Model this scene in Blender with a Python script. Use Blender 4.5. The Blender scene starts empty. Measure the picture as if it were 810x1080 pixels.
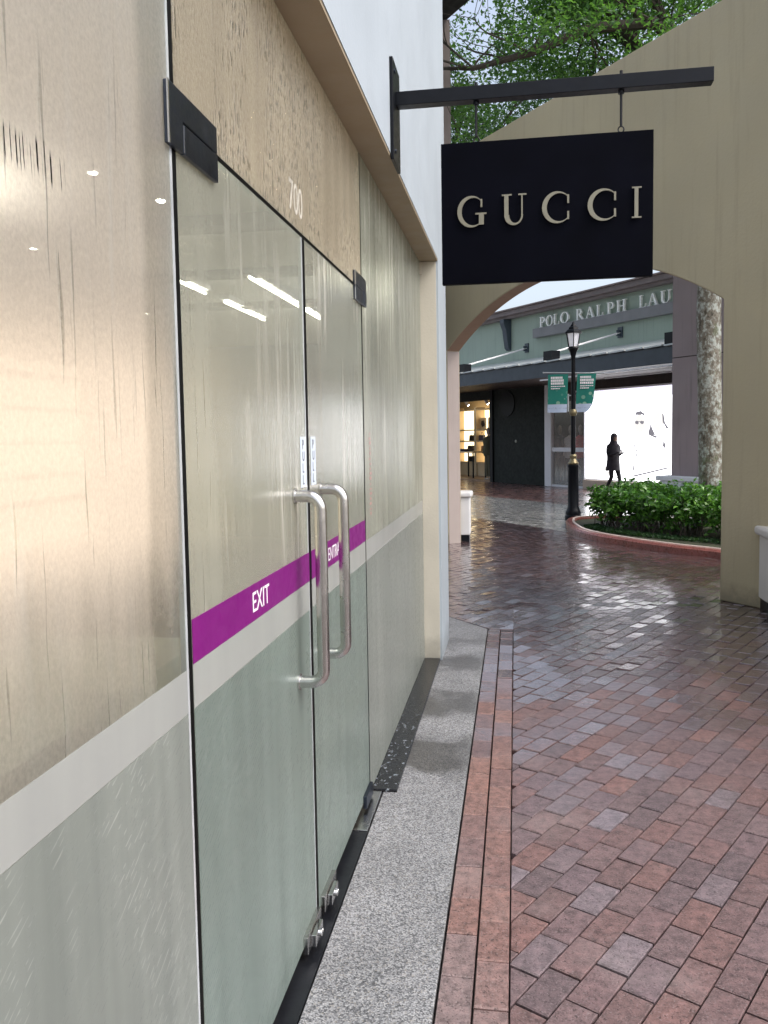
import bpy, bmesh, math, random
import numpy as np
from mathutils import Vector, Matrix
random.seed(7); rng = np.random.default_rng(7)
S = bpy.context.scene
COL = S.collection
R = math.radians
# ------------------------------------------------------------------ node helpers
def N(nt, typ, props=None, ins=None):
    n = nt.nodes.new(typ)
    for k, v in (props or {}).items(): setattr(n, k, v)
    for k, v in (ins or {}).items():
        s = n.inputs[k]
        if isinstance(v, bpy.types.NodeSocket): nt.links.new(v, s)
        else:
            if hasattr(s.default_value, '__len__') and not hasattr(v, '__len__'): v = [v]*len(s.default_value)
            if s.type == 'RGBA' and len(v) == 3: v = (*v, 1)
            s.default_value = v
    return n
def newmat(name):
    m = bpy.data.materials.new(name); m.use_nodes = True
    nt = m.node_tree; nt.nodes.clear()
    out = nt.nodes.new('ShaderNodeOutputMaterial')
    return m, nt, out
def M(nt, op, a, b=0.0, c=None, clamp=False):
    ins = {0: a, 1: b}
    if c is not None: ins[2] = c
    return N(nt, 'ShaderNodeMath', {'operation': op, 'use_clamp': clamp}, ins).outputs[0]
def mixc(nt, f, a, b, blend='MIX'):
    return N(nt, 'ShaderNodeMix', {'data_type': 'RGBA', 'blend_type': blend}, {0: f, 6: a, 7: b}).outputs[2]
def ramp(nt, f, stops):
    n = N(nt, 'ShaderNodeValToRGB', None, {0: f})
    e = n.color_ramp.elements
    while len(e) < len(stops): e.new(0.5)
    for i, (p, c) in enumerate(stops):
        e[i].position = p; e[i].color = (*c, 1) if hasattr(c, '__len__') else (c, c, c, 1)
    return n.outputs[0]
def pos(nt, scale=(1, 1, 1), rot=(0, 0, 0)):
    g = N(nt, 'ShaderNodeNewGeometry').outputs['Position']
    return N(nt, 'ShaderNodeMapping', None, {'Vector': g, 'Scale': scale, 'Rotation': rot}).outputs[0]
def noise(nt, v, scale, detail=3, rough=.5):
    return N(nt, 'ShaderNodeTexNoise', None, {'Vector': v, 'Scale': scale, 'Detail': detail, 'Roughness': rough}).outputs['Fac']
def smooth(nt, v, a, b, lo=0., hi=1.):
    return N(nt, 'ShaderNodeMapRange', {'interpolation_type': 'SMOOTHSTEP'}, {0: v, 1: a, 2: b, 3: lo, 4: hi}).outputs[0]
def bump(nt, h, strength=.3, dist=.01):
    return N(nt, 'ShaderNodeBump', None, {'Strength': strength, 'Distance': dist, 'Height': h}).outputs[0]
def pm(name, col, rough=.6, metal=0., var=.12, vscale=3., bscale=0., bstr=.2, streak=0., spec=.5, emit=None, estr=0., coat=0., foot=0.):
    """general surface: base colour with soft uneven wear, roughness variation and fine bump"""
    m, nt, out = newmat(name)
    p = pos(nt)
    n1 = noise(nt, p, vscale, 5, .6)
    lo = [c*(1-var) for c in col]; hi = [min(1, c*(1+var)) for c in col]
    c = ramp(nt, n1, [(.3, lo), (.7, hi)])
    if streak:
        s = noise(nt, pos(nt, (6, 6, .35)), 2.2, 5, .65)
        c = mixc(nt, M(nt, 'MULTIPLY', smooth(nt, s, .5, .75), streak), c, [x*.45 for x in col])
    if foot:   # splashed dirt near the ground
        zf = M(nt, 'ADD', N(nt, 'ShaderNodeSeparateXYZ', None, {0: p}).outputs[2], M(nt, 'MULTIPLY', M(nt, 'SUBTRACT', noise(nt, p, 9, 5, .65), .5), .28))
        c = mixc(nt, smooth(nt, zf, .22, .0, 0, foot), c, (.05, .045, .035))
    b = N(nt, 'ShaderNodeBsdfPrincipled', None, {'Base Color': c, 'Metallic': metal, 'Specular IOR Level': spec, 'Coat Weight': coat})
    r2 = noise(nt, p, vscale*4, 3)
    nt.links.new(smooth(nt, r2, .3, .7, max(.02, rough*.85), min(1, rough*1.15)), b.inputs['Roughness'])
    if bscale: nt.links.new(bump(nt, noise(nt, p, bscale, 4), bstr, .004), b.inputs['Normal'])
    if emit:
        b.inputs['Emission Color'].default_value = (*emit, 1); b.inputs['Emission Strength'].default_value = estr
    nt.links.new(b.outputs[0], out.inputs[0])
    return m
def em(name, col, strength):
    m, nt, out = newmat(name)
    n = noise(nt, pos(nt), 1.5, 2)
    c = ramp(nt, n, [(.3, [x*.94 for x in col]), (.7, col)])
    e = N(nt, 'ShaderNodeEmission', None, {'Color': c, 'Strength': strength})
    nt.links.new(e.outputs[0], out.inputs[0]); return m
# ------------------------------------------------------------------ mesh helpers
class MB:
    def __init__(s): s.v = []; s.f = []; s.mi = []; s.cur = 0
    def add(s, vs, fs):
        o = len(s.v); s.v += [tuple(x) for x in vs]; s.f += [tuple(o+i for i in f) for f in fs]; s.mi += [s.cur]*len(fs); return s
    def hexa(s, c): # 8 corners: bottom 4 ccw, top 4 ccw
        return s.add(c, [(3,2,1,0),(4,5,6,7),(0,1,5,4),(1,2,6,5),(2,3,7,6),(3,0,4,7)])
    def box(s, x0, x1, y0, y1, z0, z1):
        return s.hexa([(x0,y0,z0),(x1,y0,z0),(x1,y1,z0),(x0,y1,z0),(x0,y0,z1),(x1,y0,z1),(x1,y1,z1),(x0,y1,z1)])
    def prism(s, poly, o, A, B, T):
        o, A, B, T = map(Vector, (o, A, B, T)); n = len(poly)
        p0 = [o + A*a + B*b for a, b in poly]; p1 = [p + T for p in p0]
        fs = [tuple(range(n-1, -1, -1)), tuple(range(n, 2*n))] + [(i, (i+1) % n, n+(i+1) % n, n+i) for i in range(n)]
        return s.add(p0+p1, fs)
    def tube(s, path, r, seg=10, caps=True):
        P = [Vector(p) for p in path]; rs = r if hasattr(r, '__len__') else [r]*len(P)
        vs = []; up = None
        for i, p in enumerate(P):
            d = (P[min(i+1, len(P)-1)] - P[max(i-1, 0)]).normalized()
            if up is None: up = Vector((0, 0, 1)) if abs(d.z) < .9 else Vector((1, 0, 0))
            a = d.cross(up).normalized(); b = a.cross(d).normalized(); up = b
            for k in range(seg):
                t = 2*math.pi*k/seg; vs.append(p + (a*math.cos(t) + b*math.sin(t))*rs[i])
        fs = [(i*seg+k, i*seg+(k+1) % seg, (i+1)*seg+(k+1) % seg, (i+1)*seg+k) for i in range(len(P)-1) for k in range(seg)]
        if caps: fs += [tuple(range(seg-1, -1, -1)), tuple(range((len(P)-1)*seg, len(P)*seg))]
        return s.add(vs, fs)
    def lathe(s, prof, c, seg=24, sx=1., sy=1., rot=0.):
        vs = []; m = len(prof)
        for r, z in prof:
            for k in range(seg):
                t = 2*math.pi*k/seg + rot; vs.append((c[0]+r*sx*math.cos(t), c[1]+r*sy*math.sin(t), c[2]+z))
        fs = [(i*seg+k, i*seg+(k+1) % seg, (i+1)*seg+(k+1) % seg, (i+1)*seg+k) for i in range(m-1) for k in range(seg)]
        fs += [tuple(range(seg-1, -1, -1)), tuple(range((m-1)*seg, m*seg))]
        return s.add(vs, fs)
    def build(s, name, mats, parent=None, bevel=0., smooth_=False, seg=2):
        me = bpy.data.meshes.new(name)
        o = bpy.data.objects.new(name, me); COL.objects.link(o)
        off = Vector((0, 0, 0))
        if parent is not None: off = wloc(parent)
        me.from_pydata([tuple(Vector(v) - off) for v in s.v], [], s.f)
        if not isinstance(mats, (list, tuple)): mats = [mats]
        for m in mats: me.materials.append(m)
        if len(mats) > 1: me.polygons.foreach_set('material_index', s.mi)
        bm = bmesh.new(); bm.from_mesh(me); bmesh.ops.recalc_face_normals(bm, faces=bm.faces); bm.to_mesh(me); bm.free()
        if smooth_:
            me.polygons.foreach_set('use_smooth', [True]*len(me.polygons))
            me.set_sharp_from_angle(angle=R(40))
        if parent is not None: o.parent = parent
        if bevel:
            b = o.modifiers.new('bevel', 'BEVEL'); b.width = bevel; b.segments = seg; b.limit_method = 'ANGLE'; b.angle_limit = R(40)
        me.update(); return o
def wloc(o):
    v = Vector((0, 0, 0))
    while o is not None: v = v + Vector(o.location); o = o.parent
    return v
def tag(o, label=None, cat=None, group=None, kind=None):
    for k, v in (('label', label), ('category', cat), ('group', group), ('kind', kind)):
        if v: o[k] = v
    return o
def thing(name, loc, label, cat, group=None):
    o = bpy.data.objects.new(name, None); o.empty_display_size = .1; COL.objects.link(o); o.location = loc
    return tag(o, label, cat, group)
def dup(root, loc, label=None):
    def cp(o, par):
        c = o.copy(); COL.objects.link(c); c.parent = par
        for ch in list(o.children): cp(ch, c)
        return c
    r = cp(root, None); r.location = loc
    if label: r['label'] = label
    return r
def arc(cx, cy, rx, ry, a0, a1, n):
    return [(cx+rx*math.cos(R(a0+(a1-a0)*i/n)), cy+ry*math.sin(R(a0+(a1-a0)*i/n))) for i in range(n+1)]
def text_polys(mb, txt, size, o, A, B, T, xs=1.):
    cu = bpy.data.curves.new('t', 'FONT'); cu.body = txt; cu.size = size; cu.resolution_u = 3
    ob = bpy.data.objects.new('t', cu); COL.objects.link(ob)
    bpy.context.view_layer.update()
    dg = bpy.context.evaluated_depsgraph_get(); me = bpy.data.meshes.new_from_object(ob.evaluated_get(dg))
    o, A, B, T = map(Vector, (o, A, B, T))
    bm = bmesh.new(); bm.from_mesh(me)
    r = bmesh.ops.extrude_face_region(bm, geom=bm.faces[:])
    for v in r['geom']:
        if isinstance(v, bmesh.types.BMVert): v.co.z += 1
    bm.verts.index_update()
    mb.add([o + A*(v.co.x*xs) + B*v.co.y + T*v.co.z for v in bm.verts], [[v.index for v in f.verts] for f in bm.faces])
    bm.free(); bpy.data.objects.remove(ob); bpy.data.meshes.remove(me); bpy.data.curves.remove(cu)
# serif capitals from strokes; unit cap height
def glyph(ch):
    T, t, s = .145, .05, .045
    def rect(x0, x1, y0, y1): return [(x0, y0), (x1, y0), (x1, y1), (x0, y1)]
    def ring(cx, rx, ry, a0, a1, inx, irx, iry, cy=.5): return arc(cx, cy, rx, ry, a0, a1, 28) + arc(inx, cy, irx, iry, a1, a0, 28)
    if ch == 'O': return [ring(.46, .46, .52, 0, 180, .46, .30, .46), ring(.46, .46, .52, 180, 360, .46, .30, .46)], .92
    if ch == 'C': return [ring(.48, .48, .52, 38, 322, .55, .40, .455), rect(.80, .86, .62, .90), rect(.80, .86, .10, .36)], .9
    if ch == 'G': return [ring(.48, .48, .52, 38, 325, .55, .40, .455), rect(.80, .86, .64, .90), rect(.74, .91, .06, .44), rect(.62, 1.0, .40, .45)], 1.
    if ch == 'U': return [rect(.08, .08+T, .30, 1), rect(0, .34, 1-s, 1), rect(.66, .66+t, .30, 1), rect(.56, .84, 1-s, 1), ring(.40, .32, .34, 180, 360, .455, .205, .27, .32)], .84
    if ch == 'I': return [rect(.1, .1+T, 0, 1), rect(0, .37, 0, s), rect(0, .37, 1-s, 1)], .37
    if ch == 'P': return [rect(.08, .08+T, 0, 1), rect(0, .34, 0, s), rect(0, .3, 1-s, 1), ring(.30, .36, .29, -90, 90, .27, .23, .235, .71)], .68
    if ch == 'R': return [rect(.08, .08+T, 0, 1), rect(0, .34, 0, s), rect(0, .3, 1-s, 1), ring(.30, .36, .27, -90, 90, .27, .23, .215, .73), [(.30, .47), (.47, .47), (.86, 0), (.64, 0)], rect(.62, .94, 0, .04)], .94
    if ch == 'L': return [rect(.08, .08+T, 0, 1), rect(0, .34, 1-s, 1), rect(0, .74, 0, s), [(.66, .05), (.74, .05), (.74, .30), (.71, .30)]], .76
    if ch == 'A': return [[(.42, 1), (.54, 1), (.94, 0), (.74, 0)], [(.42, 1), (.47, .93), (.16, 0), (.10, 0)], rect(.24, .74, .30, .35), rect(0, .28, 0, .045), rect(.64, 1.02, 0, .045)], 1.
    if ch == 'H': return [rect(.08, .08+T, 0, 1), rect(0, .34, 0, s), rect(0, .34, 1-s, 1), rect(.62, .62+T, 0, 1), rect(.54, .88, 0, s), rect(.54, .88, 1-s, 1), rect(.2, .66, .47, .53)], .88
    if ch == 'E': return [rect(.08, .08+T, 0, 1), rect(0, .7, 0, s), rect(0, .66, 1-s, 1), rect(.2, .52, .48, .53), rect(.64, .7, 0, .28), rect(.6, .66, .74, 1)], .72
    if ch == 'N': return [rect(.12, .18, 0, 1), rect(0, .3, 0, s), [(.04, 1), (.24, 1), (.82, 0), (.74, 0)], rect(.76, .82, 0, 1), rect(.64, .94, 1-s, 1)], .94
def letter(mb, ch, o, A, B, T, w, hgt):
    polys, gw = glyph(ch); A, B, T = Vector(A), Vector(B), Vector(T)
    for i, p in enumerate(polys):
        mb.prism([(a*w/gw, b*hgt) for a, b in p], Vector(o), A, B, T*(1+.012*i))
# ------------------------------------------------------------------ camera (solved from the photograph)
Rw = [[0.9877730, -0.0048877, -0.1558223], [0.1550619, -0.0726326, 0.9852311], [-0.0161333, -0.9973468, -0.0709867]]
EYE = Vector((0, 0, 1.6))
cam = bpy.data.cameras.new('camera'); co = bpy.data.objects.new('camera', cam); COL.objects.link(co)
mw = Matrix([[Rw[i][0], -Rw[i][1], -Rw[i][2], EYE[i]] for i in range(3)] + [[0, 0, 0, 1]])
co.matrix_world = mw
cam.sensor_fit = 'AUTO'; cam.sensor_width = 36; cam.lens = 36*880/1080; cam.shift_y = -(540-521.87)/1080
cam.clip_end = 500; cam.clip_start = .05
S.camera = co
# oblique direction shared by the arch wall and the store facade
U = Vector((.585, -.811, 0)).normalized(); V = Vector((U.y, -U.x, 0))   # V points towards the camera
P0 = Vector((.913, 25.65, 0)); Q0 = Vector((-.991, 12.162, 0))
Z = Vector((0, 0, 1))
def FW(s, o, z): return P0 + U*s + V*o + Z*z
def AW(s, o, z): return Q0 + U*s + V*o + Z*z
def fbox(mb, s0, s1, o0, o1, z0, z1, W=FW):
    return mb.hexa([W(s0,o0,z0), W(s1,o0,z0), W(s1,o1,z0), W(s0,o1,z0), W(s0,o0,z1), W(s1,o0,z1), W(s1,o1,z1), W(s0,o1,z1)])
# ------------------------------------------------------------------ world, sun, exposure
SKY_STR, SUN_STR, EXPO = .15, .9, .2
w = bpy.data.worlds.new('World'); S.world = w; w.use_nodes = True
nt = w.node_tree; nt.nodes.clear()
sun_el, sun_az = R(52), R(112)      # azimuth clockwise from +Y: sun to the right of the lane
sky0 = N(nt, 'ShaderNodeTexSky', {'sky_type': 'NISHITA', 'sun_disc': False, 'sun_elevation': sun_el, 'sun_rotation': sun_az, 'air_density': 1.0, 'dust_density': 5., 'ozone_density': 1.0})
sky = N(nt, 'ShaderNodeHueSaturation', None, {'Saturation': .62, 'Value': 1.9, 'Color': sky0.outputs[0]})   # veil of rain cloud
bg = N(nt, 'ShaderNodeBackground', None, {'Color': sky.outputs[0], 'Strength': SKY_STR})
wo = N(nt, 'ShaderNodeOutputWorld', None, {0: bg.outputs[0]})
sl = bpy.data.lights.new('sun', 'SUN'); sl.energy = SUN_STR; sl.angle = R(25); sl.color = (1, .97, .93)
so = bpy.data.objects.new('sun', sl); COL.objects.link(so)
sd = Vector((math.sin(sun_az)*math.cos(sun_el), math.cos(sun_az)*math.cos(sun_el), math.sin(sun_el)))
so.rotation_euler = sd.to_track_quat('Z', 'Y').to_euler(); so.location = (10, 0, 20)
S.view_settings.view_transform = 'Standard'; S.view_settings.look = 'None'; S.view_settings.exposure = EXPO; S.view_settings.gamma = 1
S.view_settings.use_curve_mapping = False
S.cycles.use_denoising = True
try: S.cycles.denoiser = 'OPENIMAGEDENOISE'
except Exception: pass
S.cycles.max_bounces = 10; S.cycles.transparent_max_bounces = 24; S.cycles.sample_clamp_indirect = 6
# ------------------------------------------------------------------ materials
def mat_brick(name, stops, wet=True):
    m, nt, out = newmat(name)
    g = N(nt, 'ShaderNodeNewGeometry'); rnd = g.outputs['Random Per Island']
    p = pos(nt)
    base = ramp(nt, rnd, stops)
    n1 = noise(nt, p, 26, 6, .7); n2 = noise(nt, p, 160, 3, .6); n3 = noise(nt, p, 2.3, 4, .6)
    base = mixc(nt, 1., base, ramp(nt, n1, [(.30, .42), (.5, .95), (.72, (1.45, 1.38, 1.36))]), 'MULTIPLY')
    base = mixc(nt, smooth(nt, n2, .57, .68, 0, .4), base, (.48, .40, .37))
    base = mixc(nt, smooth(nt, n2, .43, .33, 0, .75), base, (.05, .03, .03))
    n4 = noise(nt, p, 75, 3, .65)
    base = mixc(nt, smooth(nt, n4, .40, .33, 0, .7), base, (.06, .035, .033))
    base = mixc(nt, 1., base, (.60, .645, .72), 'MULTIPLY')
    base = mixc(nt, smooth(nt, n3, .5, .75, 0, .25), base, (.30, .25, .25))
    sep = N(nt, 'ShaderNodeSeparateXYZ', None, {0: g.outputs['Position']})
    # rain reaches the lane beyond the roofed stretch: wetter with distance, in patches
    y = M(nt, 'ADD', sep.outputs[1], M(nt, 'MULTIPLY', M(nt, 'SUBTRACT', noise(nt, p, .9, 4, .6), .5), 5.0))
    y = M(nt, 'ADD', y, M(nt, 'MULTIPLY', M(nt, 'SUBTRACT', rnd, .5), 1.6))
    wetm = smooth(nt, y, 3.5, 6.4)
    pud = smooth(nt, M(nt, 'MULTIPLY', wetm, noise(nt, pos(nt, (1, 1, 1)), 1.7, 5, .6)), .42, .56)
    base = mixc(nt, M(nt, 'MULTIPLY', wetm, .85), base, mixc(nt, 1., base, (.44, .34, .35), 'MULTIPLY'))
    r_dry = smooth(nt, rnd, .6, .98, .54, .34)
    rough = M(nt, 'ADD', M(nt, 'MULTIPLY', r_dry, M(nt, 'SUBTRACT', 1., wetm)), M(nt, 'MULTIPLY', wetm, smooth(nt, pud, 0, 1, .20, .05)))
    fine = M(nt, 'ADD', M(nt, 'MULTIPLY', n1, .5), M(nt, 'ADD', M(nt, 'MULTIPLY', n2, .35), M(nt, 'MULTIPLY', smooth(nt, n4, .30, .45), .6)))
    drops = noise(nt, p, 45, 3, .6)
    hgt = N(nt, 'ShaderNodeMix', None, {0: wetm, 2: fine, 3: M(nt, 'ADD', M(nt, 'MULTIPLY', drops, 1.1), M(nt, 'MULTIPLY', noise(nt, p, 14, 3, .5), 2.2))}).outputs[0]
    b = N(nt, 'ShaderNodeBsdfPrincipled', None, {'Base Color': base, 'Roughness': rough, 'Specular IOR Level': smooth(nt, wetm, 0, 1, .5, 1.), 'Coat Weight': wetm, 'Coat IOR': 1.6, 'Coat Roughness': .12, 'Coat Normal': bump(nt, M(nt, 'ADD', M(nt, 'MULTIPLY', drops, .6), M(nt, 'MULTIPLY', noise(nt, p, 9, 3, .5), 1.5)), .35, .0022),
        'Normal': N(nt, 'ShaderNodeBump', None, {'Strength': .6, 'Distance': M(nt, 'ADD', .004, M(nt, 'MULTIPLY', wetm, .002)), 'Height': hgt}).outputs[0]})
    nt.links.new(b.outputs[0], out.inputs[0]); return m
brick_stops = [(0, (.205, .125, .115)), (.18, (.275, .145, .122)), (.34, (.175, .122, .122)), (.5, (.25, .155, .142)), (.64, (.215, .148, .15)), (.82, (.27, .15, .13)), (.94, (.25, .18, .178)), (1, (.31, .245, .25))]
m_brick = mat_brick('clay_brick', brick_stops)
m_edge = mat_brick('clay_brick_edging', [(0, (.28, .155, .13)), (.3, (.36, .19, .145)), (.55, (.26, .16, .145)), (.75, (.33, .18, .145)), (1, (.32, .23, .21))])
m_joint = pm('joint_sand', (.085, .07, .062), .9, var=.3, vscale=30, bscale=200)
def mat_granite():
    m, nt, out = newmat('pebble_wash')
    p = pos(nt)
    v = N(nt, 'ShaderNodeTexVoronoi', None, {'Vector': p, 'Scale': 205., 'Randomness': 1.})
    sp = N(nt, 'ShaderNodeSeparateColor', None, {0: v.outputs['Color']}).outputs[0]
    c = ramp(nt, sp, [(0, (.085, .085, .09)), (.25, (.22, .22, .23)), (.5, (.42, .42, .43)), (.72, (.56, .56, .565)), (.88, (.70, .69, .68)), (1, (.40, .36, .31))])
    grout = smooth(nt, v.outputs['Distance'], .45, .75, 0, .55)
    c = mixc(nt, grout, c, (.24, .24, .245))
    c = mixc(nt, 1., c, (.53, .545, .57), 'MULTIPLY')
    c = mixc(nt, 1., c, ramp(nt, noise(nt, p, 3., 4), [(.3, .78), (.7, 1.05)]), 'MULTIPLY')
    # damp bands running across the strip
    yy = N(nt, 'ShaderNodeSeparateXYZ', None, {0: N(nt, 'ShaderNodeNewGeometry').outputs['Position']})
    wv = M(nt, 'ADD', yy.outputs[1], M(nt, 'MULTIPLY', M(nt, 'SUBTRACT', noise(nt, p, 5, 4), .5), .5))
    bands = [(4.07, .13, .9), (4.85, .12, .85), (5.75, .10, .7), (6.35, .06, .4)]
    dm = None
    for c0, hw, a in bands:
        d = M(nt, 'ABSOLUTE', M(nt, 'SUBTRACT', wv, c0))
        k = smooth(nt, d, hw, hw+.16, a, 0)
        dm = k if dm is None else M(nt, 'MAXIMUM', dm, k)
    xm = smooth(nt, M(nt, 'ADD', yy.outputs[0], M(nt, 'MULTIPLY', noise(nt, p, 4, 3), .15)), -.27, -.14, 1, .55)
    dm = M(nt, 'MULTIPLY', dm, xm)
    c = mixc(nt, dm, c, mixc(nt, 1., c, (.30, .29, .27), 'MULTIPLY'))
    b = N(nt, 'ShaderNodeBsdfPrincipled', None, {'Base Color': c, 'Roughness': smooth(nt, dm, 0, 1, .6, .3), 'Normal': bump(nt, v.outputs['Distance'], .35, .002)})
    nt.links.new(b.outputs[0], out.inputs[0]); return m
m_granite = mat_granite()
def mat_slabs():
    m, nt, out = newmat('wet_stone_slabs')
    p = pos(nt, rot=(0, 0, R(54.2)))
    bt = N(nt, 'ShaderNodeTexBrick', None, {'Vector': p, 'Color1': (.27, .27, .26, 1), 'Color2': (.36, .355, .34, 1), 'Mortar': (.06, .06, .06, 1), 'Scale': 1., 'Mortar Size': .008, 'Brick Width': .6, 'Row Height': .3})
    n = noise(nt, p, 6, 5, .65); n2 = noise(nt, p, 28, 3)
    c = mixc(nt, 1., bt.outputs[0], ramp(nt, n, [(.3, .7), (.7, 1.2)]), 'MULTIPLY')
    b = N(nt, 'ShaderNodeBsdfPrincipled', None, {'Base Color': c, 'Roughness': smooth(nt, n, .35, .65, .08, .28), 'Specular IOR Level': .6,
        'Normal': bump(nt, M(nt, 'ADD', M(nt, 'MULTIPLY', n2, .6), n), .45, .004)})
    nt.links.new(b.outputs[0], out.inputs[0]); return m
m_slab = mat_slabs()
def mat_farbrick():
    m, nt, out = newmat('store_front_brick')
    p = pos(nt, rot=(0, 0, R(54.2)))
    bt = N(nt, 'ShaderNodeTexBrick', None, {'Vector': p, 'Color1': (.22, .115, .10, 1), 'Color2': (.15, .09, .085, 1), 'Mortar': (.05, .04, .04, 1), 'Scale': 1., 'Mortar Size': .005, 'Brick Width': .21, 'Row Height': .1})
    n = noise(nt, p, 3, 5, .65)
    c = mixc(nt, 1., bt.outputs[0], ramp(nt, n, [(.3, .7), (.7, 1.2)]), 'MULTIPLY')
    b = N(nt, 'ShaderNodeBsdfPrincipled', None, {'Base Color': c, 'Roughness': smooth(nt, n, .35, .65, .12, .4), 'Normal': bump(nt, noise(nt, p, 25, 3), .4, .004)})
    nt.links.new(b.outputs[0], out.inputs[0]); return m
m_farbrick = mat_farbrick()
m_white_wall = pm('white_render', (.38, .435, .49), .75, var=.05, vscale=1.6, bscale=60, bstr=.25, streak=.07, foot=.35)
m_cream = pm('cream_render', (.54, .51, .43), .75, var=.08, bscale=60, bstr=.35, streak=.2, foot=.4)
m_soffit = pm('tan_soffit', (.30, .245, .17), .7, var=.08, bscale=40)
m_tan = pm('tan_render', (.39, .335, .22), .8, var=.08, vscale=.9, bscale=38, bstr=.45, streak=.22, foot=.5)
m_arch = pm('brown_arch_band', (.30, .20, .14), .75, var=.06, vscale=2, bscale=50, streak=.15)
m_jambgrey = pm('greyed_render', (.34, .29, .27), .75, var=.06, bscale=50, streak=.2)
m_blackstone = pm('black_granite', (.012, .013, .016), .12, var=.3, vscale=40, spec=.5)
def mat_wetsill():
    m, nt, out = newmat('wet_black_granite')
    p = pos(nt)
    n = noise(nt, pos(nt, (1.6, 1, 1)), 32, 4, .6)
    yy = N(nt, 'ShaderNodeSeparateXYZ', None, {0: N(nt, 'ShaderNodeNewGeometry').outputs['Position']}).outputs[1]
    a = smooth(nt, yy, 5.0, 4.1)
    drop_glint = M(nt, 'MULTIPLY', smooth(nt, n, .57, .66), a)  # water drops, with their sky reflection painted as pale blue colour
    b = N(nt, 'ShaderNodeBsdfPrincipled', None, {'Base Color': mixc(nt, drop_glint, (.010, .011, .014), (.20, .23, .27)), 'Roughness': smooth(nt, drop_glint, 0, 1, .22, .03), 'Specular IOR Level': smooth(nt, drop_glint, 0, 1, .5, 1.),
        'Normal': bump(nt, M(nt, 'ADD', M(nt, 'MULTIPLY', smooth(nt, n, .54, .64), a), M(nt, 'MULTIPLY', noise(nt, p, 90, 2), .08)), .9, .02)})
    nt.links.new(b.outputs[0], out.inputs[0]); return m
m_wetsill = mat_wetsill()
m_gap = pm('gap_black', (.003, .003, .003), .6, var=.2, spec=.1)
m_channel = pm('black_channel', (.007, .008, .011), .35, var=.3, vscale=12, bscale=60, bstr=.1)
m_steel = pm('brushed_steel', (.60, .59, .58), .24, 1., var=.04, vscale=6)
m_darksteel = pm('dark_satin_steel', (.075, .088, .12), .33, 1., var=.12, vscale=18, bscale=200, bstr=.05)
m_chrome = pm('chrome_edge', (.7, .7, .7), .15, 1., var=.05)
m_black = pm('black_paint', (.004, .005, .008), .35, var=.25, vscale=14, spec=.22)
m_signboard = pm('black_board', (.0016, .002, .005), .6, var=.3, vscale=5, spec=.04)
m_letter = pm('champagne_metal', (.23, .22, .17), .5, .3, var=.08, vscale=20)
m_white_letter = pm('ivory_letter', (.95, .95, .91), .5, var=.05)
m_purple = pm('purple_vinyl', (.165, .0015, .15), .45, var=.05, vscale=8)
m_whitevinyl = pm('white_vinyl', (.85, .83, .88), .45, var=.03)
m_pale_blue = pm('pale_blue_label', (.62, .70, .82), .4, var=.05)
m_ink = pm('label_ink', (.02, .02, .05), .5)
m_redink = pm('dull_red_ink', (.36, .22, .20), .5, var=.3, vscale=60)
m_edgetrim = pm('clear_edge_trim', (.62, .66, .70), .12, .3, var=.15, vscale=9, spec=.8)
m_glassedge = pm('polished_glass_edge', (.42, .50, .47), .2, var=.1, vscale=20, spec=.8)
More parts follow.
